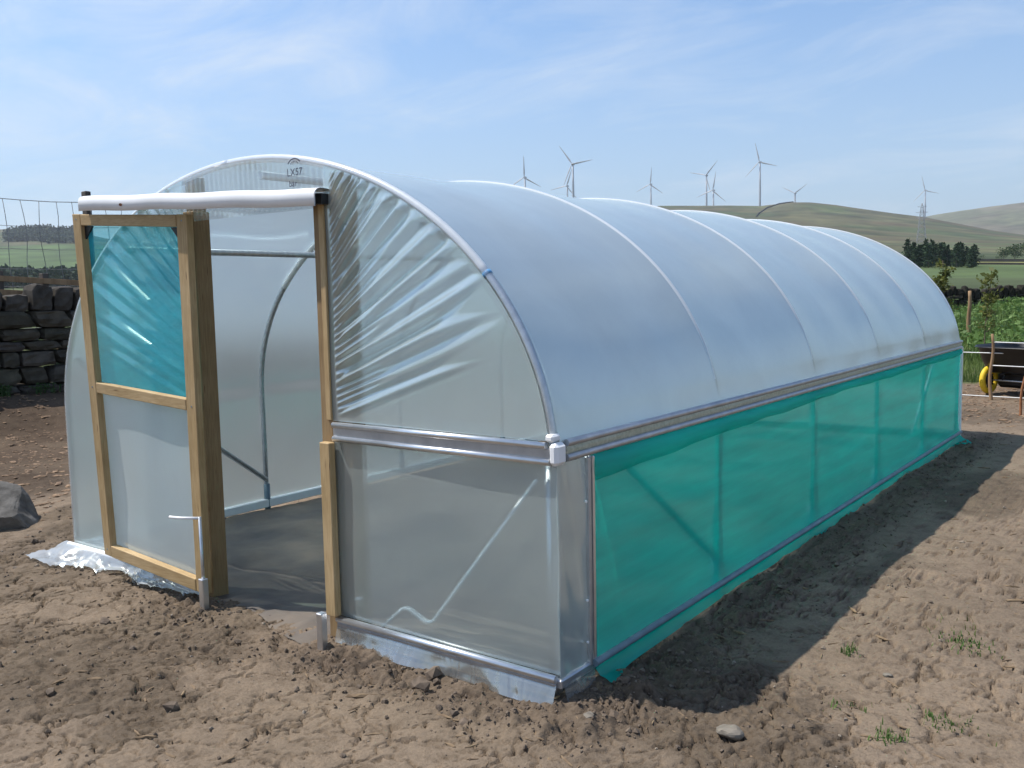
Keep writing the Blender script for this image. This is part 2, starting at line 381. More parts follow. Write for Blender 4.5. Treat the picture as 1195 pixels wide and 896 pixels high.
def ground_h(x, y, fine=True):
    h = base_h(x, y)
    ins = inside(x, y)
    n = .045 * fbm(x * .8, y * .8, 4, 3)
    if fine:
        rz = rough_zone(x, y)
        patch = .8 * sstep(.10, .30, fbm(x * .9 + 5, y * .9, 3, 21) + .05)
        wx = x + .16 * fbm(x * 3.4, y * 3.4, 5, 51, .62); wy = y + .16 * fbm(x * 3.4 + 9, y * 3.4, 5, 61, .62)
        lump = fbm(x * 7, y * 7, 5, 31, .56)
        n = n + (.004 + .008 * patch) * lump + patch * .040 * np.abs(fbm(x * 5.0, y * 5.0, 5, 41, .6)) + .010 * fbm(x * 19, y * 19, 5, 44, .68) * (.16 + patch)
        n = n + rz * (.065 * np.abs(fbm(x * 6.5, y * 6.5, 6, 71, .66)) - .018 + .05 * fbm(x * 2.6, y * 2.6, 2, 75))
        cm_ = sstep(-.22, -.02, fbm(x * 1.1 + 30, y * 1.1, 3, 81)) * (1 - .7 * rz)
        cm2 = sstep(-.06, .14, fbm(x * 1.9 + 3, y * 1.9, 3, 83)) * (1 - .7 * rz)
        e1 = worley_edge(wx * 3.7, wy * 3.7, 5); e2 = worley_edge(wx * 8.3 + 4, wy * 8.3, 15)
        f3 = np.abs(fbm(x * 2.4 + 3, y * 2.4, 6, 101, .58)); f4 = np.abs(fbm(x * 7.5, y * 7.5, 5, 111, .6)); cm3 = sstep(-.10, .10, fbm(x * .9 + 12, y * .9, 3, 87))
        near = sstep(9, 5.5, np.hypot(x - CAM.x, y - CAM.y))
        n = n - near * (.034 * cm3 * (1 - sstep(.004, .034, f3)) + .013 * (.3 + .7 * patch) * (1 - sstep(.0, .05, f4)) + .040 * cm_ * (1 - sstep(.0, .055, e1)) + .017 * cm2 * (1 - sstep(.0, .085, e2)))
    n = n * (1 - .97 * ins)
    return h + n - .02 * ins

def graded(lo, a, b, hi, step, g):
    c = list(np.arange(a, b, step)); s = step; v = c[-1]
    while v < hi: s *= g; v += s; c.append(v)
    s = step; v = c[0]; p = []
    while v > lo: s *= g; v -= s; p.append(v)
    return np.array(p[::-1] + c)
gx = graded(-52, -.6, 5.75, 52, .009, 1.022); gy = graded(-52, -1.75, .75, 52, .009, 1.022)
X, Y = np.meshgrid(gx, gy)
Z = ground_h(X, Y)
rr_ = np.hypot(X - CAM.x, Y - CAM.y)
# colour: dry soil, wood-chip mulch by the wall, grass beyond the far end
smooth_h = base_h(X, Y)
s_w = (X - WALLA[0]) * WALLN[0] + (Y - WALLA[1]) * WALLN[1]
mul = sstep(-.6, -2.2, X) * sstep(7.0, 4.6, s_w + .9 * fbm(X * .9, Y * .9, 3, 91)) * 1.0
soilc = np.array((.192, .148, .108)); mulc = np.array((.080, .057, .040)); grassc = np.array((.075, .105, .030)); bare = np.array((.15, .108, .072))
gd = (Y - 13.6) + .25 * (X - 3) + 1.2 * fbm(X * .8, Y * .8, 4, 95)
grs = sstep(-.3, .5, gd)
tone = np.clip(.5 + 1.1 * fbm(X * 1.3, Y * 1.3, 4, 97), 0, 1)[..., None]  # random tone variation of soil, mulch and grass
patch_c = sstep(.02, .24, fbm(X * .9 + 5, Y * .9, 3, 21) + .05 + .25 * fbm(X * 5, Y * 5, 4, 23))[..., None]
C = soilc * (.90 + .2 * tone) * (1 - .38 * patch_c)
rz = rough_zone(X, Y)[..., None]
C = C * (1 - rz * .75) + np.array((.095, .072, .055)) * rz * .75                # freshly turned soil is damp and darker
C = C * (1 - mul[..., None]) + mulc * (.8 + .4 * tone) * mul[..., None]
bz = (sstep(9.0, 12.0, Y + .6 * fbm(X, Y, 3, 99)) * (1 - grs))[..., None]
C = C * (1 - .6 * bz) + bare * .6 * bz
C = C * (1 - grs[..., None]) + grassc * (.7 + .6 * tone) * grs[..., None]
far_l = sstep(-.2, -1.5, s_w)[..., None] * sstep(-1, -3, X)[..., None]
C = C * (1 - far_l) + np.array((.06, .09, .03)) * far_l
keep = np.hypot(X, Y) <= 1e9
V = np.stack([X, Y, Z], -1).reshape(-1, 3)
ground = np_mesh('ground', V, grid_faces(len(gy), len(gx)), M['soil'], True, C.reshape(-1, 3))
tag(ground, 'dry cracked brown soil of the yard around the polytunnel', 'ground', kind='structure')
def gz(x, y): return float(ground_h(np.array([float(x)]), np.array([float(y)]))[0])

# ------------------------------------------------------------------ the land beyond: fields rising to the moor
AZ = np.array([-82.03, -76.29, -71.25, -65.52, -64.7, -63.45, -62.6, -61.96, -61.3, -59.08, -51.99, -41.77, -31.23, -27.58, -23.51, -21.67, -19.81, -18.85, -17.42, -16.25, -14.42, -12.63, -10.89, -9.2, -7.76, -3.68, 1.55, 8.85])
RR = np.array([48, 90, 200, 400, 700, 1000, 1300, 1600, 1800, 2200, 3600.])
ZZ = np.array([
[1.4,1.9,3.9,7.9,17.3,29.9,49.9,74.3,92.9,120.0,161.4],[1.4,1.9,3.7,7.7,18.2,33.4,54.6,83.9,102.3,138.1,165.8],[1.4,1.9,3.4,7.4,18.5,35.9,60.1,91.0,111.8,155.2,170.2],
[1.4,1.8,3.0,7.0,18.8,38.0,65.4,98.7,122.4,156.7,170.5],[1.4,1.8,3.0,6.8,18.8,38.4,66.1,100.6,126.1,159.8,175.4],[1.4,1.8,2.9,6.8,18.8,38.7,67.0,103.2,130.6,162.6,179.8],
[1.4,1.7,2.9,6.6,18.8,38.9,67.6,104.3,131.8,162.1,178.9],[1.4,1.7,2.9,6.6,18.8,39.0,68.0,103.5,128.8,157.1,170.7],[1.4,1.7,2.8,6.6,18.8,39.2,68.4,101.4,123.6,149.3,158.0],
[1.4,1.6,2.6,6.3,18.6,39.6,69.7,94.1,109.0,127.2,121.5],[1.4,1.6,2.5,5.6,13.4,23.7,36.8,60.9,77.5,76.2,37.2],[1.4,1.2,1.9,4.3,11.3,21.0,33.9,80.1,99.8,96.3,69.9],
[.6,2.1,5.5,15.3,32.9,56.1,88.6,124.2,149.5,158.3,171.6],[.6,1.9,5.2,14.6,31.7,54.2,91.4,133.6,163.7,179.1,205.7],[.7,1.7,4.8,13.8,30.1,51.7,88.0,129.9,159.8,178.4,204.9],
[.7,1.6,4.6,13.3,29.3,50.5,85.8,126.9,156.3,176.6,201.9],[.7,1.6,4.4,13.0,28.5,49.0,85.5,129.0,160.1,184.8,215.6],[.7,1.5,4.3,12.7,28.0,48.3,84.2,127.2,158.0,183.7,213.9],
[.7,1.5,4.2,12.4,27.3,47.2,81.1,122.0,151.2,177.4,203.5],[.7,1.4,4.0,12.0,26.8,46.3,78.0,116.5,143.8,169.5,190.7],[.7,1.4,3.8,11.6,25.8,44.7,73.2,107.5,131.7,156.3,169.1],
[.7,1.3,3.6,11.1,24.9,43.2,68.7,99.2,120.7,144.3,149.7],[.7,1.2,3.4,10.6,24.0,41.6,63.7,88.9,106.5,127.2,121.8],[.7,1.1,3.3,10.1,23.0,39.9,59.0,78.9,92.8,109.7,93.1],
[.7,1.1,3.1,9.7,22.2,38.6,55.8,72.2,83.6,98.0,74.3],[.7,.9,2.6,8.4,19.7,34.3,49.5,60.9,68.6,82.2,48.7],[.7,.8,1.9,6.7,16.4,28.5,43.4,51.7,57.2,68.0,35.9],[.7,.6,.9,4.1,11.4,19.9,32.3,41.4,45.5,53.3,32.6]])
def land_h(x, y):
    dx, dy = x - CAM.x, y - CAM.y; r = np.hypot(dx, dy); a = np.degrees(np.arctan2(dx, dy))
    a = np.where(a > 130, a - 360, a)
    ai = np.clip(np.interp(a, AZ, np.arange(len(AZ))), 0, len(AZ) - 1.001)
    ri = np.clip(np.interp(np.log(np.maximum(r, 40)), np.log(RR), np.arange(len(RR))), 0, len(RR) - 1.001)
    i0 = ai.astype(int); j0 = ri.astype(int); ta = ai - i0; tr = ri - j0
    z = (ZZ[i0, j0] * (1 - ta) + ZZ[i0 + 1, j0] * ta) * (1 - tr) + (ZZ[i0, j0 + 1] * (1 - ta) + ZZ[i0 + 1, j0 + 1] * ta) * tr
    wt = sstep(60, 400, r)
    z = z + wt * (2.2 * fbm(x / 260, y / 260, 4, 201) * np.clip(r / 1200, .15, 1))
    return z - .25 * sstep(50, 45, r)
az_ = np.concatenate([np.arange(-180, -95, 3.), np.arange(-95, -68, .6), np.arange(-68, -58, .1), np.arange(-58, -30, .3), np.arange(-30, 2, .1), np.arange(2, 24, .6), np.arange(24, 180, 3.)])
rg = np.concatenate([np.geomspace(44, 300, 60)[:-1], np.geomspace(300, 2300, 150)[:-1], np.geomspace(2300, 3700, 12)])
A, G = np.meshgrid(np.radians(az_), rg)
LX, LY = CAM.x + G * np.sin(A), CAM.y + G * np.cos(A); LZ = land_h(LX, LY)
adeg = np.degrees(A)
n1 = fbm(LX / 160, LY / 160, 5, 211)[..., None]; n2 = fbm(LX / 45 , LY / 45, 4, 221)[..., None]; n3 = fbm(LX / 320, LY / 320, 4, 231)[..., None]
pasture = np.array((.078, .100, .040)); moor = np.array((.135, .112, .060)); brown = np.array((.150, .098, .062)); yel = np.array((.24, .235, .075)); dk = np.array((.045, .06, .03))
t_m = sstep(500, 1000, G)[..., None] * np.ones_like(n1)
LC = pasture * (1 + .7 * n2) * (1 - t_m) + (pasture * 1.12 * (1 + .5 * n2)) * t_m
mo = np.clip(sstep(.02, .30, n1 + .5 * n3 + .12 * (t_m * 1.0 - .4)), 0, 1) * sstep(350, 900, G)[..., None]
LC = LC * (1 - .6 * mo) + moor * (1 + .9 * n2) * .6 * mo
br = sstep(.04, .24, fbm(LX / 300 + 3, LY / 90, 4, 241) + .25 * n2[..., 0])[..., None] * sstep(700, 1000, G)[..., None]
LC = LC * (1 - .42 * br) + brown * .42 * br
hd_ = np.radians(-9.0); U = (LX - CAM.x) * math.sin(hd_) + (LY - CAM.y) * math.cos(hd_); Vv = (LX - CAM.x) * math.cos(hd_) - (LY - CAM.y) * math.sin(hd_)
inr = ((adeg > -13) & (adeg < 20))
LC = np.where((inr & (U > 297) & (U < 398))[..., None], yel * (1 + .3 * n2), LC)
LC = np.where((inr & (U > 160) & (U < 296))[..., None], np.array((.095, .135, .048)) * (1 + .3 * n2), LC)
lft = adeg < -56
LC = np.where((lft & (G > 850) & (G < 1420))[..., None], np.array((.085, .135, .040)) * (1 + .5 * n2), LC)
land = np_mesh('hillside', np.stack([LX, LY, LZ], -1).reshape(-1, 3), grid_faces(len(rg), len(az_)), M['land'], True, np.clip(LC * (.80 - .06 * t_m) , .01, 1).reshape(-1, 3))
tag(land, 'green and brown moorland hill rising behind the polytunnel', 'hill', kind='structure')
# far hill
fa = np.array([-40, -20, -15.36, -12.46, -11.81, -10.95, -9.27, -7.85, -3.79, 1.43, 8.72, 30]); fz = np.array([120, 190, 223.3, 254.4, 261.1, 269, 280.2, 287.2, 297.3, 294, 259.8, 150.])
fr_ = np.array([2700, 3250, 3740, 4150, 4900.]); ff = np.array([.35, .72, 1, .98, .3])
a2 = np.arange(-40, 30, .15); r2 = np.geomspace(2700, 4900, 60); A2, G2 = np.meshgrid(a2, r2)
FX, FY = CAM.x + G2 * np.sin(np.radians(A2)), CAM.y + G2 * np.cos(np.radians(A2))
FZ = np.interp(A2, fa, fz) * np.interp(G2, fr_, ff) + 4 * fbm(FX / 400, FY / 400, 4, 301)
fc = np.array((.13, .115, .075)) * (1 + .6 * fbm(FX / 200, FY / 200, 4, 311)[..., None]); gmask = sstep(.0, .2, fbm(FX / 350, FY / 350, 3, 321))[..., None]
fc = fc * (1 - .5 * gmask) + np.array((.10, .12, .055)) * .5 * gmask
o = np_mesh('far_hill', np.stack([FX, FY, FZ], -1).reshape(-1, 3), grid_faces(len(r2), len(a2)), M['land'], True, np.clip(fc, .01, 1).reshape(-1, 3))
tag(o, 'distant bluish moorland ridge', 'hill', kind='structure')
def lz(x, y): return float(land_h(np.array([float(x)]), np.array([float(y)]))[0])
def polar(az, r): return CAM.x + r * math.sin(R(az)), CAM.y + r * math.cos(R(az))

# ------------------------------------------------------------------ THE POLYTUNNEL
WID, LEN, BAY = 3.81, 7.62, 1.524
ZS, CXT, BE = .95, 1.905, 1.41
def arc(d=0.0, n=60):                                         # right foot of arch -> over -> left; offset d outward
    P = []
    for i in range(n + 1):
        t = math.pi * i / n
        P.append((CXT + (CXT + d) * math.cos(t), ZS + (BE + d) * math.sin(t)))
    return P
pt = empty('polytunnel', (0, 0, 0))
tag(pt, 'polythene hoop tunnel with green netted side and wooden sliding door', 'polytunnel')

# hoops (the front one is taped white)
def hoop_mesh():
    a = arc(-.0215, 56)
    mb = MB(); pts = [(a[0][0], 0, .02), (a[0][0], 0, .5)] + [(x, 0, z) for x, z in a] + [(a[-1][0], 0, .5), (a[-1][0], 0, .02)]
    return mb.tube(pts, .0188, 12)
def arc_tape():
    a = arc(-.0215, 112); return MB().tube([(x, 0, z) for x, z in a[21:-21]], .0202, 12)
h0 = hoop_mesh().build('hoop', M['galv'], pt); t0 = arc_tape().build('tape', M['tape'], h0)
for k in range(1, 6):
    h = h0.copy(); link(h, pt); h.location = (0, BAY * k, 0)
    t = t0.copy(); link(t, h)
h0.location = (0, .0, 0)
# joint sleeves + blue mark on the front hoop
for th in (93,):
    x, z = CXT + (CXT - .0215) * math.cos(R(th)), ZS + (BE - .0215) * math.sin(R(th))
    x2, z2 = CXT + (CXT - .0215) * math.cos(R(th + 3.2)), ZS + (BE - .0215) * math.sin(R(th + 3.2))
    MB().tube([(x, 0, z), (x2, 0, z2)], .0212, 12).build('joint_sleeve', M['white'], h0)
MB().tube([(CXT + (CXT - .0215) * math.cos(R(q)), 0, ZS + (BE - .0215) * math.sin(R(q))) for q in (33.5, 33.85, 34.2)], .0222, 12).build('tape_band', M['bluetape'], h0)

# purlins along the length: ridge and one on each side
for (x, z, nm) in ((1.98, 2.265, 'ridge_tube'), (3.075, 1.945, 'purlin'), (.735, 1.945, 'purlin')):
    MB().tube([(x, .05, z), (x, LEN - .05, z)], .021, 10).build(nm, M['galv'], pt)
# diagonal braces
for x in (3.755, .055):
    MB().tube([(x + (-.05 if x > 1 else .05), .04, 1.30), (x + (-.025 if x > 1 else .025), .75, .79), (x, BAY - .02, .24)], .019, 8).build('brace', M['galv'], pt)
for (xa, ya) in ((3.70, LEN - .05), (.1, LEN - .05)):
    MB().tube([(xa, ya, 1.3), (xa, LEN - BAY, .24)], .019, 8).build('brace', M['galv'], pt)
# bent pipe just inside the front panel
def rounded(pts, r=.05, n=6):
    out = [Vector(pts[0])]
    for a, b, c in zip(pts, pts[1:], pts[2:]):
        a, b, c = Vector(a), Vector(b), Vector(c); p = b + (a - b).normalized() * r; q = b + (c - b).normalized() * r
        for i in range(n + 1):
            t = i / n; out.append(p * (1 - t) ** 2 + b * 2 * t * (1 - t) + q * t * t)
    return out + [Vector(pts[-1])]
MB().tube(rounded([(2.73, .05, .05), (2.905, .05, .20), (3.055, .05, .135), (3.665, .05, .875)]), .0085, 8).build('bent_pipe', M['white'], pt)

# roof film: right rail over the top and down to the ground on the left
def roof_film():
    offs = (-.075, -.05, -.036, -.028, -.022, -.016, -.010, -.005, 0, .005, .010, .016, .022, .028, .036, .05, .075)
    ys = sorted({round(y, 4) for k in range(6) for y in [BAY * k + d for d in offs] + [BAY * k + BAY * q / 14 for q in range(2, 13)] if -.0001 <= y <= LEN + .0001})
    prof = [(WID + .004, 1.05)] + [(x, z) for x, z in arc(.0, 90) if not (x > WID - .3 and z < 1.06)] + [(-.0, z) for z in np.linspace(.93, .06, 16)]
    P = np.zeros((len(ys), len(prof), 3))
    for i, y in enumerate(ys):
        k0 = round(y / BAY); d = abs(y - BAY * k0); fr = d / (BAY / 2)
        r0 = .0215
        if d < .017: sag = r0 - math.sqrt(r0 * r0 - d * d)
        else: sag = r0 - math.sqrt(r0 * r0 - .017 ** 2) + .026 * (1 - (1 - (d - .017) / (BAY / 2 - .017)) ** 3) 
        for j, (x, z) in enumerate(prof):
            nx, nz = x - CXT, max(z - ZS, 0) * 1.3; l = math.hypot(nx, nz) or 1
            k = sag * (sstep(1.04, 1.6, z) if x > 1 else (1 if z > ZS else .5)) + .004 * math.sin(7 * y + 3 * z) * min(1, fr * 2)
            if j == 0: k *= .3
            P[i, j] = (x - nx / l * k, y, z - nz / l * k)
    return MB().grid(P)
roof_film().build('roof_film', M['film'], pt)
# film turned round the front hoop
a = [(x, z) for x, z in arc(.0, 90)] + [(-.0, z) for z in np.linspace(.93, .09, 12)]
P = np.zeros((7, len(a), 3))
for i in range(7):
    g = math.pi * .5 * i / 6
    for j, (x, z) in enumerate(a):
        nx, nz = x - CXT, max(z - ZS, 0) * 1.3; l = math.hypot(nx, nz); d = .0225 * (1 - math.cos(g))
        P[i, j] = (x - nx / l * d, .0008 - .0245 * math.sin(g), z - nz / l * d)
MB().grid(P).build('hoop_wrap', M['film_head'], pt)

# where the sheet is drawn tight over each taped hoop it shows white
def crease(y0):
    a = [p for p in arc(.0, 80)][4:-4]; P = np.zeros((len(a), 7, 3))
    for i, (x, z) in enumerate(a):
        nx, nz = x - CXT, (z - ZS) * 1.3; l = math.hypot(nx, nz)
        for j in range(7):
            d = -.017 + .034 * j / 6; k = .0215 - math.sqrt(.0215 ** 2 - d * d) - .0012
            P[i, j] = (x - nx / l * k, y0 + d, z - nz / l * k)
    return MB().grid(P)
for k in range(1, 6): crease(BAY * k - (.015 if k == 5 else 0)).build('tight_film', M['crease'], pt)
# front end film -----------------------------------------------------------------
YF = -.0245
def hoop_z(x, d=-.03):
    u = min(1, abs(x - CXT) / (CXT + d)); return ZS + (BE + d) * math.sqrt(max(0, 1 - u * u))
def pleats(x, z, xp, sgn):
    dx = (x - xp) * sgn
    if dx < 0: return 0.0
    z0 = z
    for _ in range(12):
        m_ = .34 + .9 * sstep(1.1, 2.15, z0) if True else 0
        z0 = .5 * z0 + .5 * (z - m_ * dx)
    fade = sstep(0, .10, dx) * (1 - sstep(.66, .92 , dx + .12 * math.sin(z0 * 41))) ; near = sstep(0, .03, dx) * (1 - sstep(.12, .42, dx))
    vert = sstep(1.02, 1.20, z0) * (1 - sstep(2.0, 2.3, z0))
    p = z0 * 2 * math.pi / .074 + 1.3 * math.sin(z0 * 9) + .5 * math.sin(z0 * 23)
    q = z0 * 2 * math.pi / .034 + 2 * math.sin(z0 * 17)
    c = math.cos(p)
    return float(vert * (fade * .017 * c * (.7 + .5 * math.sin(z0 * 31)) + near * .007 * math.cos(q)))
def end_sheet(x0, x1, zb, nx, nz, fn=None, ztop=None):
    P = np.zeros((nz, nx, 3))
    for j in range(nx):
        x = x0 + (x1 - x0) * j / (nx - 1); b = zb(x) if callable(zb) else zb; t = min(hoop_z(x), ztop) if ztop else hoop_z(x)
        t = max(t, b + .002)
        for i in range(nz):
            z = b + (t - b) * i / (nz - 1)
            e = min(1, (t - z) / .05, (z - b) / .05 + .0, )
            w = .004 * math.sin(5 * x + 3.1 * z) * math.sin(4 * z + 1.3 * x)
            P[i, j] = (x, YF - .0 + (w + (fn(x, z) if fn else 0)) * max(0, e), z)
    return MB().grid(P)
end_sheet(2.53, 3.783, 1.055, 230, 190, lambda x, z: pleats(x, z, 2.56, 1)).build('end_film', M['film_end'], pt)
end_sheet(2.53, WID + .006, .10, 40, 30, None, .965).build('end_film', M['film_low'], pt)
end_sheet(.03, 1.42, .085, 110, 150, lambda x, z: pleats(x, z, 1.40, -1) * 1.3).build('end_film', M['film_end'], pt)
hdr = end_sheet(1.40, 2.56, 2.06, 120, 30, lambda x, z: .004 * math.sin(x * 160 + 9 * z) * (0.4 + .6 * math.sin(x * 7) ** 2)).build('header_film', M['film_head'], pt)
# faint printed mark on the header film: round emblem, LX?? and bar
def text_mesh(body, size, x, z, y, parent, name='printed_mark'):
    cu = bpy.data.curves.new('txt', 'FONT'); cu.body = body; cu.size = size; cu.extrude = .0004; cu.align_x = 'CENTER'
    to = bpy.data.objects.new('txt', cu); COL.objects.link(to); dg = bpy.context.evaluated_depsgraph_get()
    me = bpy.data.meshes.new_from_object(to.evaluated_get(dg)); bpy.data.objects.remove(to)
    ob = bpy.data.objects.new(name, me); me.materials.clear(); me.materials.append(M['ink']); link(ob, parent)
    ob.rotation_euler = (R(90), 0, 0); ob.location = (x, y, z); return ob
text_mesh('LX57', .050, 2.345, 2.222, YF - .012, hdr); text_mesh('bar', .042, 2.33, 2.172, YF - .012, hdr)
mb = MB()
for k in range(12):
    a0, a1 = R(35 + k * 10), R(35 + (k + 1) * 10)
    mb.add([(2.345 + r * math.cos(g), YF - .012, 2.262 + r * .8 * math.sin(g)) for g in (a0, a1) for r in (.046, .053)], [(0, 1, 3, 2)])
    if k % 2 == 0: mb.add([(2.345 + r * math.cos(g), YF - .012, 2.262 + r * .8 * math.sin(g)) for g in (a0, a1) for r in (.030, .036)], [(0, 1, 3, 2)])
mb.build('printed_emblem', M['ink'], hdr)

# rear end film
P = np.zeros((24, 60, 3))
for j in range(60):
    x = .01 + (WID - .02) * j / 59; t = max(hoop_z(x), .1) if .03 < x < WID - .03 else .96
    for i in range(24): P[i, j] = (x, LEN, .06 + (t - .06) * i / 23)
MB().grid(P).build('rear_film', M['film_end'], pt)

# corner film panel round the front right corner + batten
P = np.zeros((24, 12, 3))
for i in range(24):
    for j in range(12):
        y = -.031 + .226 * j / 11; P[i, j] = (WID + .006 + .004 * math.sin(3 * i * .2 + j), y, .09 + (.965 - .09) * i / 23)
MB().grid(P).build('corner_film', M['film_end'], pt)
b = MB().box((WID - .004, .185, .07), (WID + .022, .205, .965), .004).build('side_batten', M['alud'], pt)
MB().box((WID - .004, .213, .07), (WID + .026, .228, .965), .004).build('batten_clip', M['alu'], b)
for z in (.18, .36, .78): MB().tube([(WID + .012, .17, z), (WID + .019, .17, z)], .006, 8).build('screw', M['white'], b)
MB().box((WID - .004, LEN - .02, .04), (WID + .03, LEN + .015, .985), .004).build('side_batten', M['white'], pt)

# side rail: two clip channels with bunched film between
def rail(a, b, zt, zb, out, name, m1, axis):
    mb = MB(); a, b = Vector(a), Vector(b)
    for z in (zt, zb): mb.tube([a + Vector((0, 0, z)), b + Vector((0, 0, z))], .0155, 10)
    return mb
r = MB().tube([(WID + .014, .03, 1.045), (WID + .014, LEN, 1.045)], .015, 10).build('side_rail', M['alud'], pt)
MB().tube([(WID + .014, .03, .985), (WID + .014, LEN, .985)], .015, 10).build('lower_channel', M['alud'], r)
P = np.zeros((240, 7, 3))
for i in range(240):
    for j in range(7):
        y = .03 + (LEN - .03) * i / 239; u = j / 6
        P[i, j] = (WID + .010 + .008 * math.sin(math.pi * u) + .006 * vnoise(np.array([y * 9.]), np.array([u * 5.]), 4)[0], y, .99 + .05 * u)
MB().grid(P).build('rail_film', M['wadding'], r)
# front mid rail
r = MB().tube([(2.555, -.046, 1.040), (WID - .03, -.046, 1.040)], .0145, 12).build('end_rail', M['alu'], pt)
MB().tube([(2.555, -.046, .975), (WID - .012, -.046, .975)], .0145, 12).build('lower_channel', M['alu'], r)
MB().box((2.55, -.045, .986), (WID - .02, -.034, 1.030), .002).build('rail_web', M['alud'], r)
MB().tube([(WID - .062, .03, -.02), (WID - .062, .03, .99)], .022, 12).build('corner_post', M['galv'], pt)
c = MB().box((WID - .016, -.058, .962), (WID + .028, .018, 1.052), .014).build('corner_cap', M['white'], pt)
MB().box((WID - .035, -.05, 1.055), (WID + .004, .012, 1.085), .008).build('cap_tab', M['white'], c)
# base rails
MB().tube([(2.53, -.044, .088), (WID - .002, -.044, .088)], .0165, 12).build('base_rail', M['alu'], pt)
MB().box((2.53, -.05, .040), (WID - .003, -.036, .072), .003).build('base_rail', M['alud'], pt)
MB().tube([(.0, -.046, .085), (1.40, -.046, .085)], .017, 12).build('base_rail', M['white'], pt)
MB().box((WID - .012, -.036, .045), (WID + .018, .23, .085), .006).build('base_rail', M['alud'], pt)
MB().tube([(WID + .030, .20, .082), (WID + .030, LEN, .082)], .0165, 10).build('base_rail', M['dull_rail'], pt)
MB().box((.008, .03, .02), (.05, LEN, .085), .006).build('base_rail', M['white'], pt)
# foot tubes
for k in range(1, 5):
    for x in (WID - .027, .027):
        MB().tube([(x, BAY * k, -.05), (x, BAY * k, .20)], .024, 12).build('foot_tube', M['dull_rail'], pt)

# green netting on the side: hem, sheet, skirt flaring onto the soil
ny = 260
prof = [(.972, .012), (.93, .010), (.80, .006), (.6, .004), (.4, .004), (.2, .006), (.115, .014), (.095, .024), (.075, .028), (.052, .024)]
P = np.zeros((ny, len(prof) + 4, 3))
for i in range(ny):
    y = .215 + (LEN - .20) * i / (ny - 1)
    w = .004 * math.sin(11 * y) + .004 * math.sin(29 * y + 1)
    for j, (z, d) in enumerate(prof):
        k = .006 * float(fbm(np.array([y * 2.]), np.array([z * 1.5]), 3, 5)[0]) if .12 < z < .95 else 0
        P[i, j] = (WID + d + k, y, z)
    fl = .018 + .008 * math.sin(2.1 * y + .5) + .02 * float(fbm(np.array([y * 1.6]), np.array([0.]), 3, 8)[0]) + .07 * math.exp(-((y - .25) / .10) ** 2) + .14 * math.exp(-((y - 7.4) / .25) ** 2)
    for q in range(4):
        u = (q + 1) / 4
        gq = gz(WID + .024 + fl * u, y)
        P[i, len(prof) + q] = (WID + .024 + fl * u, y, max(gq + .006, (.052 - .055 * u ** .6) * (1 - .3 * u)))
MB().grid(P).build('side_net', M['net'], pt)
P = np.zeros((ny, 10, 3))
for i in range(ny):
    y = .225 + (LEN - .26) * i / (ny - 1)
    hgt = .112 - .050 * min(1, y / 3.2) + .004 * math.sin(3 * y) + .003 * math.sin(8 * y)
    for j in range(10):
        u = j / 9; P[i, j] = (WID + .016 + .020 * math.sin(math.pi * min(1, u * 1.0)) ** .7 + .004 * math.sin(13 * y + 2 * u), y, .968 - hgt * u)
MB().grid(P).build('net_hem', M['net_fold'], pt)

# left door post, right door post, header studs
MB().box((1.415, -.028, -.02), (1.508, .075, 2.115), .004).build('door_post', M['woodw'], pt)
MB().box((1.40, .005, 2.115), (1.47, .085, 2.30), .004).build('header_stud', M['woodv'], pt)
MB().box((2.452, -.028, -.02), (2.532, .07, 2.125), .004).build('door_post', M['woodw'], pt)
MB().box((2.500, -.040, 1.06), (2.534, -.0285, 2.08), .002).build('batten_strip', M['woodv'], pt)  # added pale strip: the lit part of the post front, put in as timber
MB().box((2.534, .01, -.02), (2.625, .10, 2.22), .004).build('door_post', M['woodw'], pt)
MB().box((2.478, -.072, .105), (2.548, -.033, .955), .004).build('batten_strip', M['woodv'], pt)

# sliding door track cover
def pelmet():
    a = Vector((.775, -.195, 2.193)); b = Vector((2.568, -.055, 2.098))
    prof = [(.055, .045), (.02, .053), (-.025, .054), (-.045, .048), (-.058, .034), (-.063, .012), (-.063, -.052), (-.058, -.052), (-.058, .010), (-.053, .030), (-.042, .043), (-.022, .049), (.02, .048), (.055, .040)]
    P = np.zeros((24, len(prof), 3)); d = (b - a)
    for i in range(24):
        c = a + d * (i / 23); wob = .0025 * math.sin(i * .9)
        for j, (y, z) in enumerate(prof): P[i, j] = (c.x, c.y + y, c.z + z * .80 + wob)
    mb = MB().grid(P, True, True); return mb
pl = pelmet().build('door_track_cover', M['white'], pt)
a = Vector((.76, -.185, 2.192)); b = Vector((2.562, -.045, 2.095))
MB().bar(a, b, .05, .05).build('door_track', M['blackpl'], pl)
MB().tube([(1.16, -.232, 2.16), (1.164, -.236, 2.16)], .008, 8).build('screw', M['rust'], pl)

# the sliding door itself, hung a little crooked
BL, TL, BR, TR = Vector((.675, -.14, .155)), Vector((.669, -.20, 2.144)), Vector((1.602, -.10, .064)), Vector((1.612, -.10, 2.085))
def dp(u, v, w=0):                                            # u 0..1 left-right, v 0..1 bottom-top, w outwards
    p = (BL * (1 - u) + BR * u) * (1 - v) + (TL * (1 - u) + TR * u) * v
    n = (BR - BL).cross(TL - BL).normalized(); return p + n * (w)
def dbox(u0, u1, v0, v1, w0, w1):
    vs = [dp(u, v, w) for u in (u0, u1) for v in (v0, v1) for w in (w0, w1)]
    return MB().add(vs, [(0, 1, 3, 2), (4, 6, 7, 5), (0, 4, 5, 1), (2, 3, 7, 6), (0, 2, 6, 4), (1, 5, 7, 3)])
def bevel(o, w=.004):
    m = o.modifiers.new('bevel', 'BEVEL'); m.width = w; m.segments = 2; return o
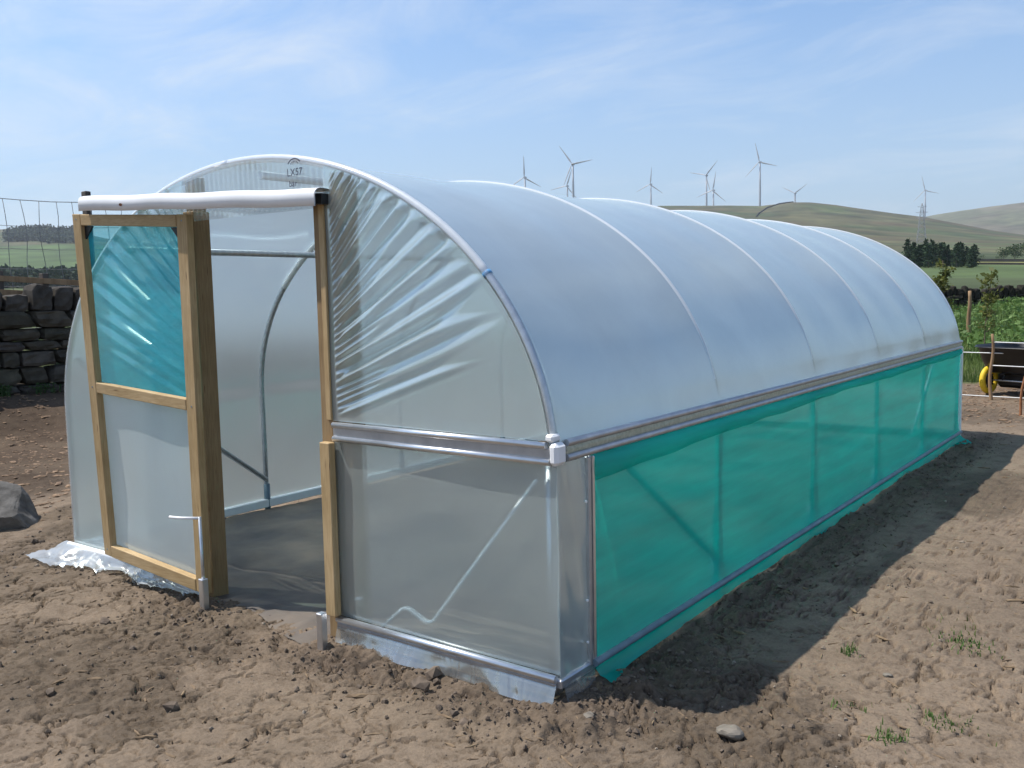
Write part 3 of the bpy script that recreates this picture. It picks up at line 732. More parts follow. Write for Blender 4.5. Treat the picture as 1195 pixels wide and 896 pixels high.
dr = bevel(dbox(.0, .075, 0, 1.0, 0, .042).build('door', M['woodv'], pt))
bevel(dbox(.918, 1.0, -.0, 1.0, 0, .042).build('stile', M['woodv'], dr))
bevel(dbox(.078, .915, .0, .034, .001, .044).build('door_rail', M['woodh'], dr))
bevel(dbox(.078, .915, .490, .520, .001, .043).build('door_rail', M['woodh'], dr))
bevel(dbox(.078, .915, .968, .999, .001, .043).build('door_rail', M['woodh'], dr))
def dsheet(u0, u1, v0, v1, w, amp=.003, n=30):
    P = np.zeros((n, n, 3))
    for i in range(n):
        for j in range(n):
            u, v = u0 + (u1 - u0) * j / (n - 1), v0 + (v1 - v0) * i / (n - 1)
            e = min(1, 6 * j / n, 6 * (n - 1 - j) / n, 6 * i / n, 6 * (n - 1 - i) / n)
            P[i, j] = dp(u, v, w + amp * e * math.sin(7 * u + 9 * v + 2 * math.sin(5 * v)))
    return MB().grid(P)
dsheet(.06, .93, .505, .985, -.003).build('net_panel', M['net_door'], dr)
dsheet(.06, .93, .015, .505, -.002, .005).build('film_panel', M['film_door'], dr)
for (u, v) in ((.035, .02), (.04, .505), (.035, .985), (.96, .018), (.962, .503), (.96, .984)):
    MB().tube([dp(u, v, .040), dp(u, v, .0435)], .0045, 8).build('screw', M['dull_rail'], dr)
for s in (0, 1):                                              # small corner braces
    u = .078 if s == 0 else .915; q = .075 if s == 0 else -.075
    MB().add([dp(u, .967, .012), dp(u + q, .967, .012), dp(u, .93, .012), dp(u, .967, .022), dp(u + q, .967, .022), dp(u, .93, .022)], [(0, 1, 2), (3, 5, 4), (0, 3, 4, 1), (1, 4, 5, 2), (2, 5, 3, 0)]).build('corner_brace', M['blackpl'], dr)
bo = MB().tube([(1.622, -.165, .50), (1.625, -.165, .0)], .0085, 8).build('drop_bolt', M['galv'], dr)
MB().tube([(1.622, -.167, .492), (1.52, -.215, .490), (1.455, -.235, .492)], .0075, 8).build('bolt_handle', M['white'], bo)
MB().box((1.606, -.185, -.02), (1.644, -.147, .165), .004).build('bolt_socket', M['alu'], bo)

# film skirts on the soil
P = np.zeros((90, 14, 3))
for i in range(90):
    x = -.06 + 1.56 * i / 89
    w = .13 + .04 * math.sin(5 * x + 1) + .06 * math.exp(-((x - .0) / .3) ** 2) + .05 * float(fbm(np.array([x * 4.]), np.array([2.]), 3, 77)[0]) - .10 * sstep(.9, 1.5, x)
    for j in range(14):
        u = j / 13
        yy = -.036 - w * u - .01 * math.sin(14 * x); xx = x - (.10 * u * math.exp(-((x + .06) / .12) ** 2))
        g = .02 + .6 * gz(xx, yy)
        zz_ = .085 * (1 - sstep(0, .55, u)) + g * sstep(0, .5, u) + .010 + .030 * u * (1 - u) * (1 + math.sin(16 * x + 5 * u)) + .016 * float(fbm(np.array([x * 5.]), np.array([u * 2.]), 2, 66)[0]) * min(1, 3 * u)
        P[i, j] = (xx, yy, max(zz_, gz(xx, yy) + .006))
MB().grid(P).build('film_skirt', M['skirt'], pt)
P = np.zeros((100, 8, 3))
for i in range(100):
    x = 2.53 + 1.28 * i / 99
    for j in range(8):
        u = j / 7
        P[i, j] = (x, -.048 - .030 * u - .012 * u * math.sin(9 * x) - .01 * u * float(fbm(np.array([x * 12.]), np.array([u * 2.]), 3, 88)[0]), .064 - .085 * u)
MB().grid(P).build('film_skirt', M['skirt_clear'], pt)
P = np.zeros((16, 6, 3))
for i in range(16):
    for j in range(6):
        u = j / 5; y = -.02 + .23 * i / 15; P[i, j] = (WID + .020 + .03 * u + .008 * u * math.sin(20 * y), y, .06 - .11 * u)
MB().grid(P).build('film_skirt', M['skirt_clear'], pt)

# ------------------------------------------------------------------ loose things by the tunnel
nx_, ny_ = 90, 150
P = np.zeros((ny_, nx_, 3))
for i in range(ny_):
    for j in range(nx_):
        x = .055 + 3.69 * j / (nx_ - 1); y = .05 + 7.5 * i / (ny_ - 1); P[i, j] = (x, y, 0)
P[..., 2] = ground_h(P[..., 0], P[..., 1]) + .012 + np.maximum(0, .05 * fbm(P[..., 0] * 1.6, P[..., 1] * 1.6, 4, 401)) + .008 * fbm(P[..., 0] * 9, P[..., 1] * 9, 3, 402)
for j in range(nx_):                                           # the near edge is drawn out through the doorway
    x = P[0, j, 0]; k = sstep(1.45, 1.6, x) * sstep(2.5, 2.4, x)
    if k > 0:
        P[0, j, 1] = .05 - k * (.16 + .05 * math.sin(6 * x)); P[0, j, 2] = gz(x, P[0, j, 1]) + .006; P[1, j, 1] = .05 - k * .05; P[1, j, 2] = gz(x, P[1, j, 1]) + .012
tag(MB().grid(P).build('ground_membrane', M['membrane']), 'dusty black weed membrane spread over the floor inside the polytunnel', 'ground sheet')
o = MB().box((2.515, -.168, -.06), (2.553, -.13, .150), .004)
o = o.build('socket_tube', M['alu']); tag(o, 'short square metal tube standing in the soil by the right door post', 'metal tube')

def rock_mesh(sx, sy, sz, seed, sub=5, sharp=.35):
    import bmesh
    bm = bmesh.new(); bmesh.ops.create_icosphere(bm, subdivisions=sub, radius=1)
    rr = random.Random(seed); planes = [(Vector((rr.gauss(0, 1), rr.gauss(0, 1), rr.gauss(0, 1))).normalized(), rr.uniform(.55, .95)) for _ in range(14)]
    co = np.array([v.co for v in bm.verts])
    for p, d in planes:
        dd = co @ np.array(p) - d; co = co - np.outer(np.maximum(dd, 0) * .92, np.array(p))
    nn = fbm(co[:, 0] * 2.5 + seed, co[:, 1] * 2.5 + co[:, 2] * 1.7, 5, seed); co = co * (1 + .13 * nn)[:, None]
    co = co * np.array((sx, sy, sz))
    F = [tuple(v.index for v in f.verts) for f in bm.faces]; bm.free(); return co, F
co, F = rock_mesh(.42, .27, .24, 5)
mb = MB().add(co, F, False); o = mb.build('rock', M['rock']); o.location = (-1.30, .12, .06); o.rotation_euler = (R(12), R(22), R(25))
tag(o, 'big dark angular rock on the soil left of the tunnel', 'rock')
for (x, y, s, sd, lab) in ((4.50, .07, .042, 21, 'small grey stone lying just beyond the tip of the tunnel shadow'),
                           (4.83, .95, .016, 22, 'tiny white pebble on the sunlit soil right of the shadow'),
                           (4.03, -.15, .022, 23, 'pale stone lying near the front right foot of the tunnel')):
    co, F = rock_mesh(s * 1.3, s, s * .75, sd, 3); o = MB().add(co, F, False).build('stone', M['pebble']); o.location = (x, y, gz(x, y) + s * .35); tag(o, lab, 'stone')

# crumbs of soil, twigs and chips: nobody could count them
def scatter_bits(name, pts, size, mat_, seed, elong=1.0, label='', flat=1.0):
    rg_ = np.random.default_rng(seed); n = len(pts)
    g_ = (1 + 5 ** .5) / 2
    base = np.array([(-1, g_, 0), (1, g_, 0), (-1, -g_, 0), (1, -g_, 0), (0, -1, g_), (0, 1, g_), (0, -1, -g_), (0, 1, -g_), (g_, 0, -1), (g_, 0, 1), (-g_, 0, -1), (-g_, 0, 1)]) / 1.9
    tri = np.array([(0, 11, 5), (0, 5, 1), (0, 1, 7), (0, 7, 10), (0, 10, 11), (1, 5, 9), (5, 11, 4), (11, 10, 2), (10, 7, 6), (7, 1, 8), (3, 9, 4), (3, 4, 2), (3, 2, 6), (3, 6, 8), (3, 8, 9), (4, 9, 5), (2, 4, 11), (6, 2, 10), (8, 6, 7), (9, 8, 1)])
    V = []; 
    s = size * np.exp(rg_.normal(0, .45, n)); th = rg_.uniform(0, 6.28, n); ca, sa = np.cos(th), np.sin(th)
    jit = rg_.uniform(.6, 1.2, (n, 12, 3)); b = base[None] * jit + rg_.normal(0, .11, (n, 12, 3)); b[..., 0] *= elong; b[..., 2] *= flat
    b *= s[:, None, None] / (elong ** .5)
    x = b[..., 0] * ca[:, None] - b[..., 1] * sa[:, None]; y = b[..., 0] * sa[:, None] + b[..., 1] * ca[:, None]
    z = ground_h(pts[:, 0], pts[:, 1]) + s * .25 / (elong ** .5) * flat
    V = np.stack([x + pts[:, 0:1], y + pts[:, 1:2], b[..., 2] + z[:, None]], -1).reshape(-1, 3)
    F = (tri[None] + 12 * np.arange(n)[:, None, None]).reshape(-1, 3)
    o = np_mesh(name, V, F, mat_, False); tag(o, label, name.replace('_', ' '), kind='stuff'); return o
def pts_in(n, x0, x1, y0, y1, seed, w=None):
    r_ = np.random.default_rng(seed); p = np.stack([r_.uniform(x0, x1, n), r_.uniform(y0, y1, n)], -1)
    p = p[inside(p[:, 0], p[:, 1]) < .1]
    if w is not None: p = p[r_.uniform(0, 1, len(p)) < w(p[:, 0], p[:, 1])]
    return p
M['crumb'] = simple('soil_crumb', (.075, .055, .040), (.17, .13, .096), 30, .95, 0, .5, .01)
M['grit'] = simple('mixed_grit', (.13, .10, .075), (.30, .25, .195), 40, .95)
M['twig'] = simple('twig_bits', (.10, .065, .04), (.24, .17, .10), 20, .9)
M['chip'] = simple('bark_chips', (.09, .055, .035), (.30, .20, .12), 25, .9)
patchw = lambda x, y: np.clip(.10 + 1.0 * sstep(.0, .25, fbm(x * .9 + 5, y * .9, 3, 21) + .05), 0, 1)
pa = np.concatenate([pts_in(5000, -1.5, 6, -2, 3, 1, patchw), pts_in(3500, -.3, 4.3, -.7, .1, 2, lambda x, y: rough_zone(x, y)), pts_in(5000, 3.8, 4.35, 0, 8, 3, rough_zone)])
scatter_bits('soil_crumbs', pa, .0055, M['crumb'], 5, 1.2, 'loose dry crumbs of turned soil')
pa = np.concatenate([pts_in(90, -.3, 4.2, -.6, .02, 6, rough_zone), pts_in(120, 3.82, 4.3, 0, 7.5, 7, rough_zone), pts_in(130, -1, 6, -2, 2, 8, patchw)])
scatter_bits('soil_clods', pa, .0145, M['crumb'], 9, 1.3, 'broken clods of dark soil at the foot of the tunnel')
pa = pts_in(1500, -1.5, 7.5, -2, 6, 17); scatter_bits('pebbles', pa, .0045, M['grit'], 18, 1.3, 'small pale pebbles and grit lying in the soil')
pa = np.concatenate([pts_in(2600, 3.9, 9, 0, 13, 11), pts_in(800, -1, 5, -2, 0, 12)])
scatter_bits('twig_litter', pa, .008, M['twig'], 13, 7, 'short dry twigs and straw scattered on the soil')
pa = np.concatenate([pts_in(9000, -11, -.6, -1, 8, 14, lambda x, y: sstep(-.4, -2.4, x)), pts_in(5000, 2.5, 8, 8.6, 14, 15, lambda x, y: sstep(8.4, 10, y))])
scatter_bits('bark_chips', pa, .017, M['chip'], 16, 2.4, 'brown bark chips and litter covering the soil', .5)

# ------------------------------------------------------------------ plants made of leaf-sized faces
def leaf_cloud(C_, size, colA, colB, seed, droop=.3, aspect=2.2):
    """C_ (n,3) centres -> quads with random orientation and per-leaf colour"""
    r_ = np.random.default_rng(seed); n = len(C_)
    d = r_.normal(0, 1, (n, 3)); d[:, 2] = np.abs(d[:, 2]) * .7 - droop; d /= np.linalg.norm(d, axis=1)[:, None]
    s = np.cross(d, r_.normal(0, 1, (n, 3))); s /= np.linalg.norm(s, axis=1)[:, None] + 1e-9
    L_ = size * np.exp(r_.normal(0, .3, n))[:, None]; w = L_ / aspect
    V = np.stack([C_, C_ + d * L_ * .5 + s * w * .5, C_ + d * L_, C_ + d * L_ * .5 - s * w * .5], 1).reshape(-1, 3)
    F = np.arange(4 * n).reshape(n, 4)
    t = r_.uniform(0, 1, (n, 1)); c = np.repeat(np.array(colA) * (1 - t) + np.array(colB) * t, 4, 0)
    return V, F, c
def blades(pts, hgt, width, colA, colB, seed, zfun=ground_h, bend=.35):
    r_ = np.random.default_rng(seed); n = len(pts); z = zfun(pts[:, 0], pts[:, 1]); th = r_.uniform(0, 6.28, n)
    h = hgt * np.exp(r_.normal(0, .3, n)); b = r_.uniform(.1, 1, n) * bend * h; dx, dy = np.cos(th), np.sin(th); w = width * np.exp(r_.normal(0, .2, n))
    px, py = -dy * w / 2, dx * w / 2
    B = np.stack([pts[:, 0], pts[:, 1], z], -1)
    a0 = B + np.stack([px, py, 0 * z], -1); a1 = B - np.stack([px, py, 0 * z], -1)
    Md = B + np.stack([dx * b * .35, dy * b * .35, h * .6], -1); m0 = Md + np.stack([px * .8, py * .8, 0 * z], -1); m1 = Md - np.stack([px * .8, py * .8, 0 * z], -1)
    T = B + np.stack([dx * b, dy * b, h * .95], -1); t0 = T + np.stack([px, py, 0 * z], -1) * .12; t1 = T - np.stack([px, py, 0 * z], -1) * .12
    V = np.stack([a0, a1, m1, m0, t1, t0], 1).reshape(-1, 3); k = 6 * np.arange(n)[:, None, None]
    F = (np.array([(0, 1, 2, 3), (3, 2, 4, 5)])[None] + k).reshape(-1, 4)
    t = r_.uniform(0, 1, (n, 1)); c = np.repeat(np.array(colA) * (1 - t) + np.array(colB) * t, 6, 0)
    return V, F, c
def join_parts(parts):
    V = []; F = []; c = []; b = 0
    for v, f, k in parts: V.append(v); F.append(f + b); c.append(k); b += len(v)
    return np.concatenate(V), np.concatenate(F), np.concatenate(c)

gdens = lambda x, y: sstep(-.2, .7, (y - 13.6) + .25 * (x - 3) + 1.2 * fbm(x * .8, y * .8, 4, 95))
g1 = pts_in(26000, -5, 9, 12, 19, 31, gdens); g2 = pts_in(40000, -9, 9, 18, 40, 32)
cl = sstep(.0, .3, fbm(g2[:, 0] * .45, g2[:, 1] * .45, 3, 33))
parts = [blades(g1, .13, .012, (.08, .13, .028), (.17, .22, .06), 34), blades(g2, .20, .020, (.075, .13, .026), (.16, .22, .055), 35),
         blades(g2[cl > .4], .33, .028, (.07, .125, .03), (.13, .19, .055), 36)]
wp = pts_in(34000, -8, 9, 18.5, 39, 37, lambda x, y: .2 + .8 * sstep(.0, .2, fbm(x * .6, y * .6, 3, 38)))
wz = ground_h(wp[:, 0], wp[:, 1]) + rng.uniform(.08, .42, len(wp))
parts.append(leaf_cloud(np.column_stack([wp, wz]), .13, (.07, .14, .03), (.16, .25, .07), 39))
V, F, c = join_parts(parts)
o = np_mesh('grass', V, F, M['leaf'], False, c); tag(o, 'rough green grass and weeds on the bank beyond the tunnel', 'grass', kind='stuff')

def tuft(name, x, y, n, h, w, sd, label, cat, colA=(.05, .11, .02), colB=(.12, .19, .05), spread=.05, leaves=0):
    p = np.random.default_rng(sd).normal(0, spread, (n, 2)) + (x, y); ps = [blades(p, h, w, colA, colB, sd, bend=.9)]
    if leaves:
        q = np.random.default_rng(sd + 1).normal(0, spread, (leaves, 2)) + (x, y)
        ps.append(leaf_cloud(np.column_stack([q, ground_h(q[:, 0], q[:, 1]) + np.random.default_rng(sd + 2).uniform(.05, h * 1.2, leaves)]), h * .35, colA, colB, sd))
    V, F, c = join_parts(ps); V = V - np.array((x, y, 0)); o = np_mesh(name, V, F, M['leaf'], False, c); o.location = (x, y, 0); tag(o, label, cat); return o
tuft('weed_tuft', 4.62, 1.12, 40, .030, .005, 51, 'bright green weed tuft near the edge of the tunnel shadow', 'weed', spread=.022)
tuft('weed_tuft', 5.02, 1.50, 130, .018, .006, 52, 'low wide green weed patch beyond the dark hollow in the soil', 'weed', spread=.06)
tuft('weed_tuft', 4.95, 1.72, 30, .022, .005, 55, 'sparse yellowish weed patch behind the wider one on the sunlit soil', 'weed', (.10, .12, .03), (.17, .18, .06), spread=.06)
tuft('weed_tuft', 5.12, .62, 90, .018, .005, 53, 'small weed patch low on the right by the picture edge', 'weed', spread=.05)
tuft('weed_tuft', 4.98, .38, 80, .019, .005, 54, 'little weed tuft on the soil nearest the bottom right corner', 'weed', spread=.035)
tuft('weed_tuft', 4.78, .55, 30, .022, .005, 57, 'thin weed tuft on bare soil between the grey stone and right edge', 'weed', spread=.05)
# two leafy plants at the foot of the left wall
for (px_, py_, sd, lab) in ((-7.30, 3.45, 61, 'leafy green plant growing at the foot of the dark stone wall'), (-7.42, 2.95, 62, 'smaller green plant by the stone wall at the left picture edge')):
    tuft('wall_plant', px_, py_, 24, .12, .014, sd, lab, 'plant', (.03, .07, .02), (.06, .11, .03), spread=.09 if sd == 61 else .05, leaves=110)

# ------------------------------------------------------------------ dry stone walls
def block(cx_, cz_, l, h, d, r_, y0=0.0):
    """one rough stone: a rounded, dented box in wall coordinates (along, out, up)"""
    n = 4; pts = []; idx = {}; fs = []
    def vid(a):
        if a not in idx: idx[a] = len(pts); pts.append(a)
        return idx[a]
    for ax in range(3):
        o1, o2 = [k for k in range(3) if k != ax]
        for sg in (0, n):
            for i in range(n):
                for j in range(n):
                    q = []
                    for (a, b) in ((i, j), (i + 1, j), (i + 1, j + 1), (i, j + 1)):
                        k = [0, 0, 0]; k[ax] = sg; k[o1] = a; k[o2] = b; q.append(vid(tuple(k)))
                    fs.append(tuple(q if (sg > 0) else q[::-1]))
    P = np.array(pts, float) / n * 2 - 1
    P = np.sign(P) * np.abs(P) ** .9; ln = np.linalg.norm(P, axis=1)[:, None]; P = P * (1 - .16 * sstep(1.05, 1.74, ln))
    P = P * (1 + r_.normal(0, .055, P.shape)) ; P[:, 0] += P[:, 2] * r_.normal(0, .12); P[:, 2] += P[:, 0] * r_.normal(0, .06)
    P = P * np.array((l / 2, d / 2, h / 2)) + np.array((cx_, y0 + r_.normal(0, .018), cz_)); return P, np.array(fs)
def wall_blocks(length, height, sl_, sh, depth, seed, base=lambda t: 0.0):
    r_ = np.random.default_rng(seed); out = []; z = 0.0
    while z < height - .05:
        h = sh * r_.uniform(.65, 1.35); t = -r_.uniform(0, sl_)
        while t < length:
            l = sl_ * r_.uniform(.5, 1.6); out.append(block(t + l / 2, z + h / 2, l * .98, h * .98, depth, r_)); t += l
        z += h
    return out, z
def place_wall(blocks, origin, direc, normal, zf):
    ps = []
    r_ = np.random.default_rng(3)
    for P, f in blocks:
        t, q, zz0 = P[:, 0], P[:, 1], P[:, 2]; tm = float(t.mean()); bx, by = origin[0] + direc[0] * tm, origin[1] + direc[1] * tm
        V = np.column_stack([origin[0] + direc[0] * t + normal[0] * q, origin[1] + direc[1] * t + normal[1] * q, zz0 + zf(bx, by)])
        g = r_.uniform(.7, 1.25); col = np.tile(np.array((.062, .056, .046)) * g * np.array((1, r_.uniform(.96, 1.05), r_.uniform(.9, 1.05))), (len(V), 1)); ps.append((V, f, col))
    return ps
bl, top = wall_blocks(15.5, 1.08, .46, .20, .5, 71)
o0 = WALLA - WALLD * 5.0
ps = place_wall(bl, o0, WALLD, WALLN, lambda x, y: .33)
V, F, c = join_parts(ps)
wall = empty('dry_stone_wall', (float(o0[0]), float(o0[1]), 0)); tag(wall, 'dark dry stone wall topped with big coping stones behind the yard', 'stone wall')
w1 = np_mesh('wall_courses', V - np.array((o0[0], o0[1], 0)), F, M['stone'], False, c, wall)
r_ = np.random.default_rng(72); t = 0
while t < 15.2:
    l = r_.uniform(.26, .48); h = r_.uniform(.24, .40)
    P, f = block(t + l / 2, top + h / 2 - .02, l * .97, h, r_.uniform(.42, .52), r_)
    ps = place_wall([(P, f)], o0, WALLD, WALLN, lambda x, y: .33); V, F, c = join_parts(ps); g = r_.uniform(.85, 1.5)
    np_mesh('coping_stone', V - np.array((o0[0], o0[1], 0)), F, M['stone'], False, c * g, wall); t += l
# far stone wall across the bank on the right
o1 = np.array((-14.0, 31.5)); d1 = np.array((.80, .60)) ; d1 = d1 / np.linalg.norm(d1); n1_ = np.array((d1[1], -d1[0]))
bl, top = wall_blocks(27, .62, .55, .22, .5, 81); r_ = np.random.default_rng(82); t = 0
while t < 27:
    l = r_.uniform(.14, .34); h = r_.uniform(.28, .52); bl.append(block(t + l / 2, top + h / 2 - .03, l * .95, h, .4, r_)); t += l
ps = place_wall(bl, o1, d1, n1_, lambda x, y: float(ground_h(np.array([x]), np.array([y]), False)[0]) - .1); V, F, c = join_parts(ps)
o = np_mesh('field_boundary_wall', V - np.array((o1[0], o1[1], 0)), F, M['stone'], False, c * .55); o.location = (o1[0], o1[1], 0)
tag(o, 'dark field wall of upright stones across the weedy bank', 'stone wall')

# ------------------------------------------------------------------ fences behind the left wall
def wp_(t, back, z): p = WALLA + WALLD * t - WALLN * back; return (float(p[0]), float(p[1]), z)
rf = empty('rail_fence', wp_(0, 1.6, .9)); tag(rf, 'weathered wooden post and rail fence just behind the left stone wall', 'fence'); base = Vector(wp_(0, 1.6, .9))
def rel(p, b=base): return Vector(p) - b
for z in (2.075, 1.865):
    MB().bar(rel(wp_(-6, 1.3, z + .40)), rel(wp_(10, 1.3, z - .66)), .04, .085).build('rail', M['brown_wood'], rf)
pp = MB().box((-.055, -.05, -.2), (.055, .05, 1.22), .008).build('post', M['dark_wood'], rf); pp.location = rel(wp_(1.18, 1.36, .9)); pp.rotation_euler = (0, 0, R(6))
for t in (-2.4, -1.2, .52, 2.4, 3.6, 4.8, 6.0):
    q = pp.copy(); link(q, rf); q.location = rel(wp_(t, 1.36, .9 - .06 * (t - 1.18)))
wf = empty('wire_fence', wp_(0, 1.7, .9)); tag(wf, 'tall sagging wire mesh fence standing above the wooden rails', 'fence'); wb = Vector(wp_(0, 1.7, .9))
mb = MB(); k = 0; t = -5.0; r_ = random.Random(5)
topz = lambda t: 3.31 - .02 * math.sin(t * 1.7)
while t < 8:
    ph = r_.uniform(0, 6); am = r_.uniform(.01, .03); tz = topz(t)
    mb.tube([rel(wp_(t + am * math.sin(i * 1.1 + ph) + .10 * i / 10, 1.7, tz - (tz - .95) * i / 10), wb) for i in range(11)], .0055, 4); t += r_.uniform(.23, .28)
for dz in (0, -.42, -.78, -1.1, -1.38, -1.62, -1.84, -2.05):
    mb.tube([rel(wp_(-5 + .5 * i, 1.7, topz(-5 + .5 * i) + dz + .012 * math.sin(i * 1.3 + dz)), wb) for i in range(27)], .006 if dz == 0 else .004, 4)
mb.build('wire_mesh', M['wire'], wf)
for t in (-3.2, 2.09, 7.4):
    q = MB().box((-.065, -.05, -.1), (.065, .05, 2.62), .01).build('post', M['dark_wood'], wf); q.location = rel(wp_(t, 1.76, .9), wb); q.rotation_euler = (R(-2), R(-3), R(6))

# ------------------------------------------------------------------ stakes, strings, sapling, wheelbarrow at the far end
def crooked(h, r, seed, n=9, lean=(0, 0), amp=.015):
    q = random.Random(seed); a, b = q.uniform(0, 6), q.uniform(0, 6)
    return [(lean[0] * i / n + amp * math.sin(a + i * .9), lean[1] * i / n + amp * math.sin(b + i * .7), -.1 + (h + .1) * i / n) for i in range(n + 1)], [r * (1.1 - .35 * i / n) for i in range(n + 1)]
def stake(x, y, h, r, m, sd, label, cat, lean=(0, 0)):
    p, rs = crooked(h, r, sd, 9, lean); o = MB().tube(p, rs, 7).build('stake', m); o.location = (x, y, gz(x, y)); tag(o, label, cat); return o
stake(3.50, 11.42, .93, .024, M['brown_wood'], 3, 'crooked brown stake in front of the black wheelbarrow, tied to a sapling', 'stake', (-.0, 0))
stake(4.06, 9.92, .90, .016, M['rust'], 4, 'thin rusty leaning rod stuck in the soil right of the wheelbarrow', 'rod', (.10, .06))
stake(1.01, 23.4, 1.30, .055, M['brown_wood'], 8, 'sturdy pale brown post standing in the weeds beyond the tunnel', 'post')
stake(6.4, 11.6, .95, .024, M['brown_wood'], 9, 'brown stake out to the right that holds the far ends of the strings', 'stake')
for z, xa, lab in ((.83, 3.50, 'topmost white string stretched right from the crooked stake'), (.68, 1.2, 'white string level with the rim of the wheelbarrow'),
                   (.50, 3.50, 'white string crossing the middle of the black tub'), (.05, 1.2, 'lowest white string just above the soil')):
    ya = 11.42 if xa > 3 else 11.9
    o = MB().tube([(xa + (6.4 - xa) * i / 12, ya + (11.6 - ya) * i / 12, z - .03 * math.sin(math.pi * i / 12)) for i in range(13)], .0075, 5).build('string', M['string']); tag(o, lab, 'string')
def sapling(x, y, h, sd, label, spread, n, z0, colA=(.08, .10, .02), colB=(.18, .19, .05)):
    e = empty('sapling', (x, y, gz(x, y))); tag(e, label, 'young tree'); q = random.Random(sd)
    pts, rs = crooked(h, .014, sd, 9, (.04, .02), .02); MB().tube(pts, [max(.004, a * (1 - .07 * i)) for i, a in enumerate(rs)], 6).build('trunk', M['bark'], e)
    mb = MB(); cen = []
    for k in range(16):
        z = z0 + (h - z0) * q.random() ** .8; a = q.uniform(0, 6.28); l = spread * q.uniform(.5, 1.1) * (1.15 - .5 * (z - z0) / max(.1, h - z0))
        pA = Vector((.04 * z / h, .02 * z / h, z)); pB = pA + Vector((math.cos(a) * l * .6, math.sin(a) * l * .6, l * .55)); mb.tube([pA, (pA + pB) / 2 + Vector((0, 0, -.02)), pB], [.005, .004, .002], 5)
        for _ in range(n // 16): 
            u = q.uniform(.25, 1.1); cen.append(pA + (pB - pA) * u + Vector((q.gauss(0, .03), q.gauss(0, .03), q.gauss(0, .03))))
    mb.build('branches', M['bark'], e)
    V, F, c = leaf_cloud(np.array([tuple(v) for v in cen]), .055, colA, colB, sd, .1, 1.8); np_mesh('foliage', V, F, M['leaf'], False, c, e)
sapling(3.17, 12.80, 1.78, 91, 'thin young tree with yellowish leaves rising behind the crooked stake', .26, 420, .75)
sapling(2.28, 13.95, 2.05, 92, 'leafy young tree half hidden behind the far end of the tunnel', .36, 900, .5)

wbp = Vector((3.88, 12.20, gz(3.88, 12.2))); F_ = Vector((-.355, -.935, 0)).normalized(); A_ = Vector((.935, -.355, 0)).normalized()
barrow = empty('wheelbarrow', wbp, math.atan2(-F_.x, F_.y)); tag(barrow, 'black two wheeled wheelbarrow with yellow wheel standing at the far end', 'wheelbarrow')
# local frame: +y forward, +x to its right
def tub():
    rim, bot = [], []
    P = []
    for (z, fx, ry, fy, th_) in ((.70, .64, -.62, .56, 0), (.725, .62, -.60, .54, 0), (.70, .60, -.585, .52, 0), (.50, .585, -.50, .44, 0), (.33, .52, -.40, .32, 0), (.30, .46, -.34, .26, 0), (.31, .01, -.05, .0, 0)):
        row = []
        for k in range(40):
            g = 2 * math.pi * k / 40; cx2, sy2 = math.cos(g), math.sin(g)
            x = fx * math.copysign(abs(cx2) ** .45, cx2); yy = (fy - ry) / 2 * math.copysign(abs(sy2) ** .45, sy2) + (fy + ry) / 2
            lip = .0 if z < .65 else .05 * max(0, sy2) ** 2
            row.append((x, yy + lip, z))
        P.append(row)
    return MB().grid(np.array(P), True, True)
tub().build('tub', M['blackpl'], barrow)
for sx in (-.45, .45):
    mb = MB(); ring = []
    for i in range(25):
        g = 2 * math.pi * i / 24; ring.append((sx, .28 + .165 * math.cos(g), .205 + .165 * math.sin(g)))
    ty = MB()
    P = np.array([[(sx + .042 * math.sin(b), .28 + (.168 + .042 * math.cos(b)) * math.cos(g), .205 + (.168 + .042 * math.cos(b)) * math.sin(g)) for b in np.linspace(0, 2 * math.pi, 13)[:-1]] for g in np.linspace(0, 2 * math.pi, 29)])
    wh = ty.grid(P, True, True).build('wheel', M['yellowt'], barrow)
    MB().tube([(sx - .028, .28, .205), (sx + .028, .28, .205)], .085, 20).build('rim', M['blackpl'], wh)
    for k in range(5):
        g = 2 * math.pi * k / 5; mb.tube([(sx, .28, .205), (sx, .28 + .15 * math.cos(g), .205 + .15 * math.sin(g))], .012, 6)
    mb.build('spokes', M['blackpl'], wh)
MB().box((-.36, -.44, .09), (.40, .16, .33), .04).build('under_tub_box', M['blackpl'], barrow)  # black box added to fill the region under the tub
MB().tube([(-.48, .28, .205), (.48, .28, .205)], .012, 8).build('axle', M['galv'], barrow)
for sx in (-.24, .24):
    MB().tube(rounded([(sx, .34, .30), (sx, -.45, .30), (sx * 1.25, -1.15, .62)], .1), .016, 8).build('handle', M['blackpl'], barrow)
    MB().tube(rounded([(sx, -.1, .30), (sx, -.42, .02), (sx, -.62, .30)], .05), .014, 8).build('leg', M['blackpl'], barrow)
    MB().tube([(sx, .28, .205), (sx, .20, .32)], .014, 8).build('axle_bracket', M['blackpl'], barrow)

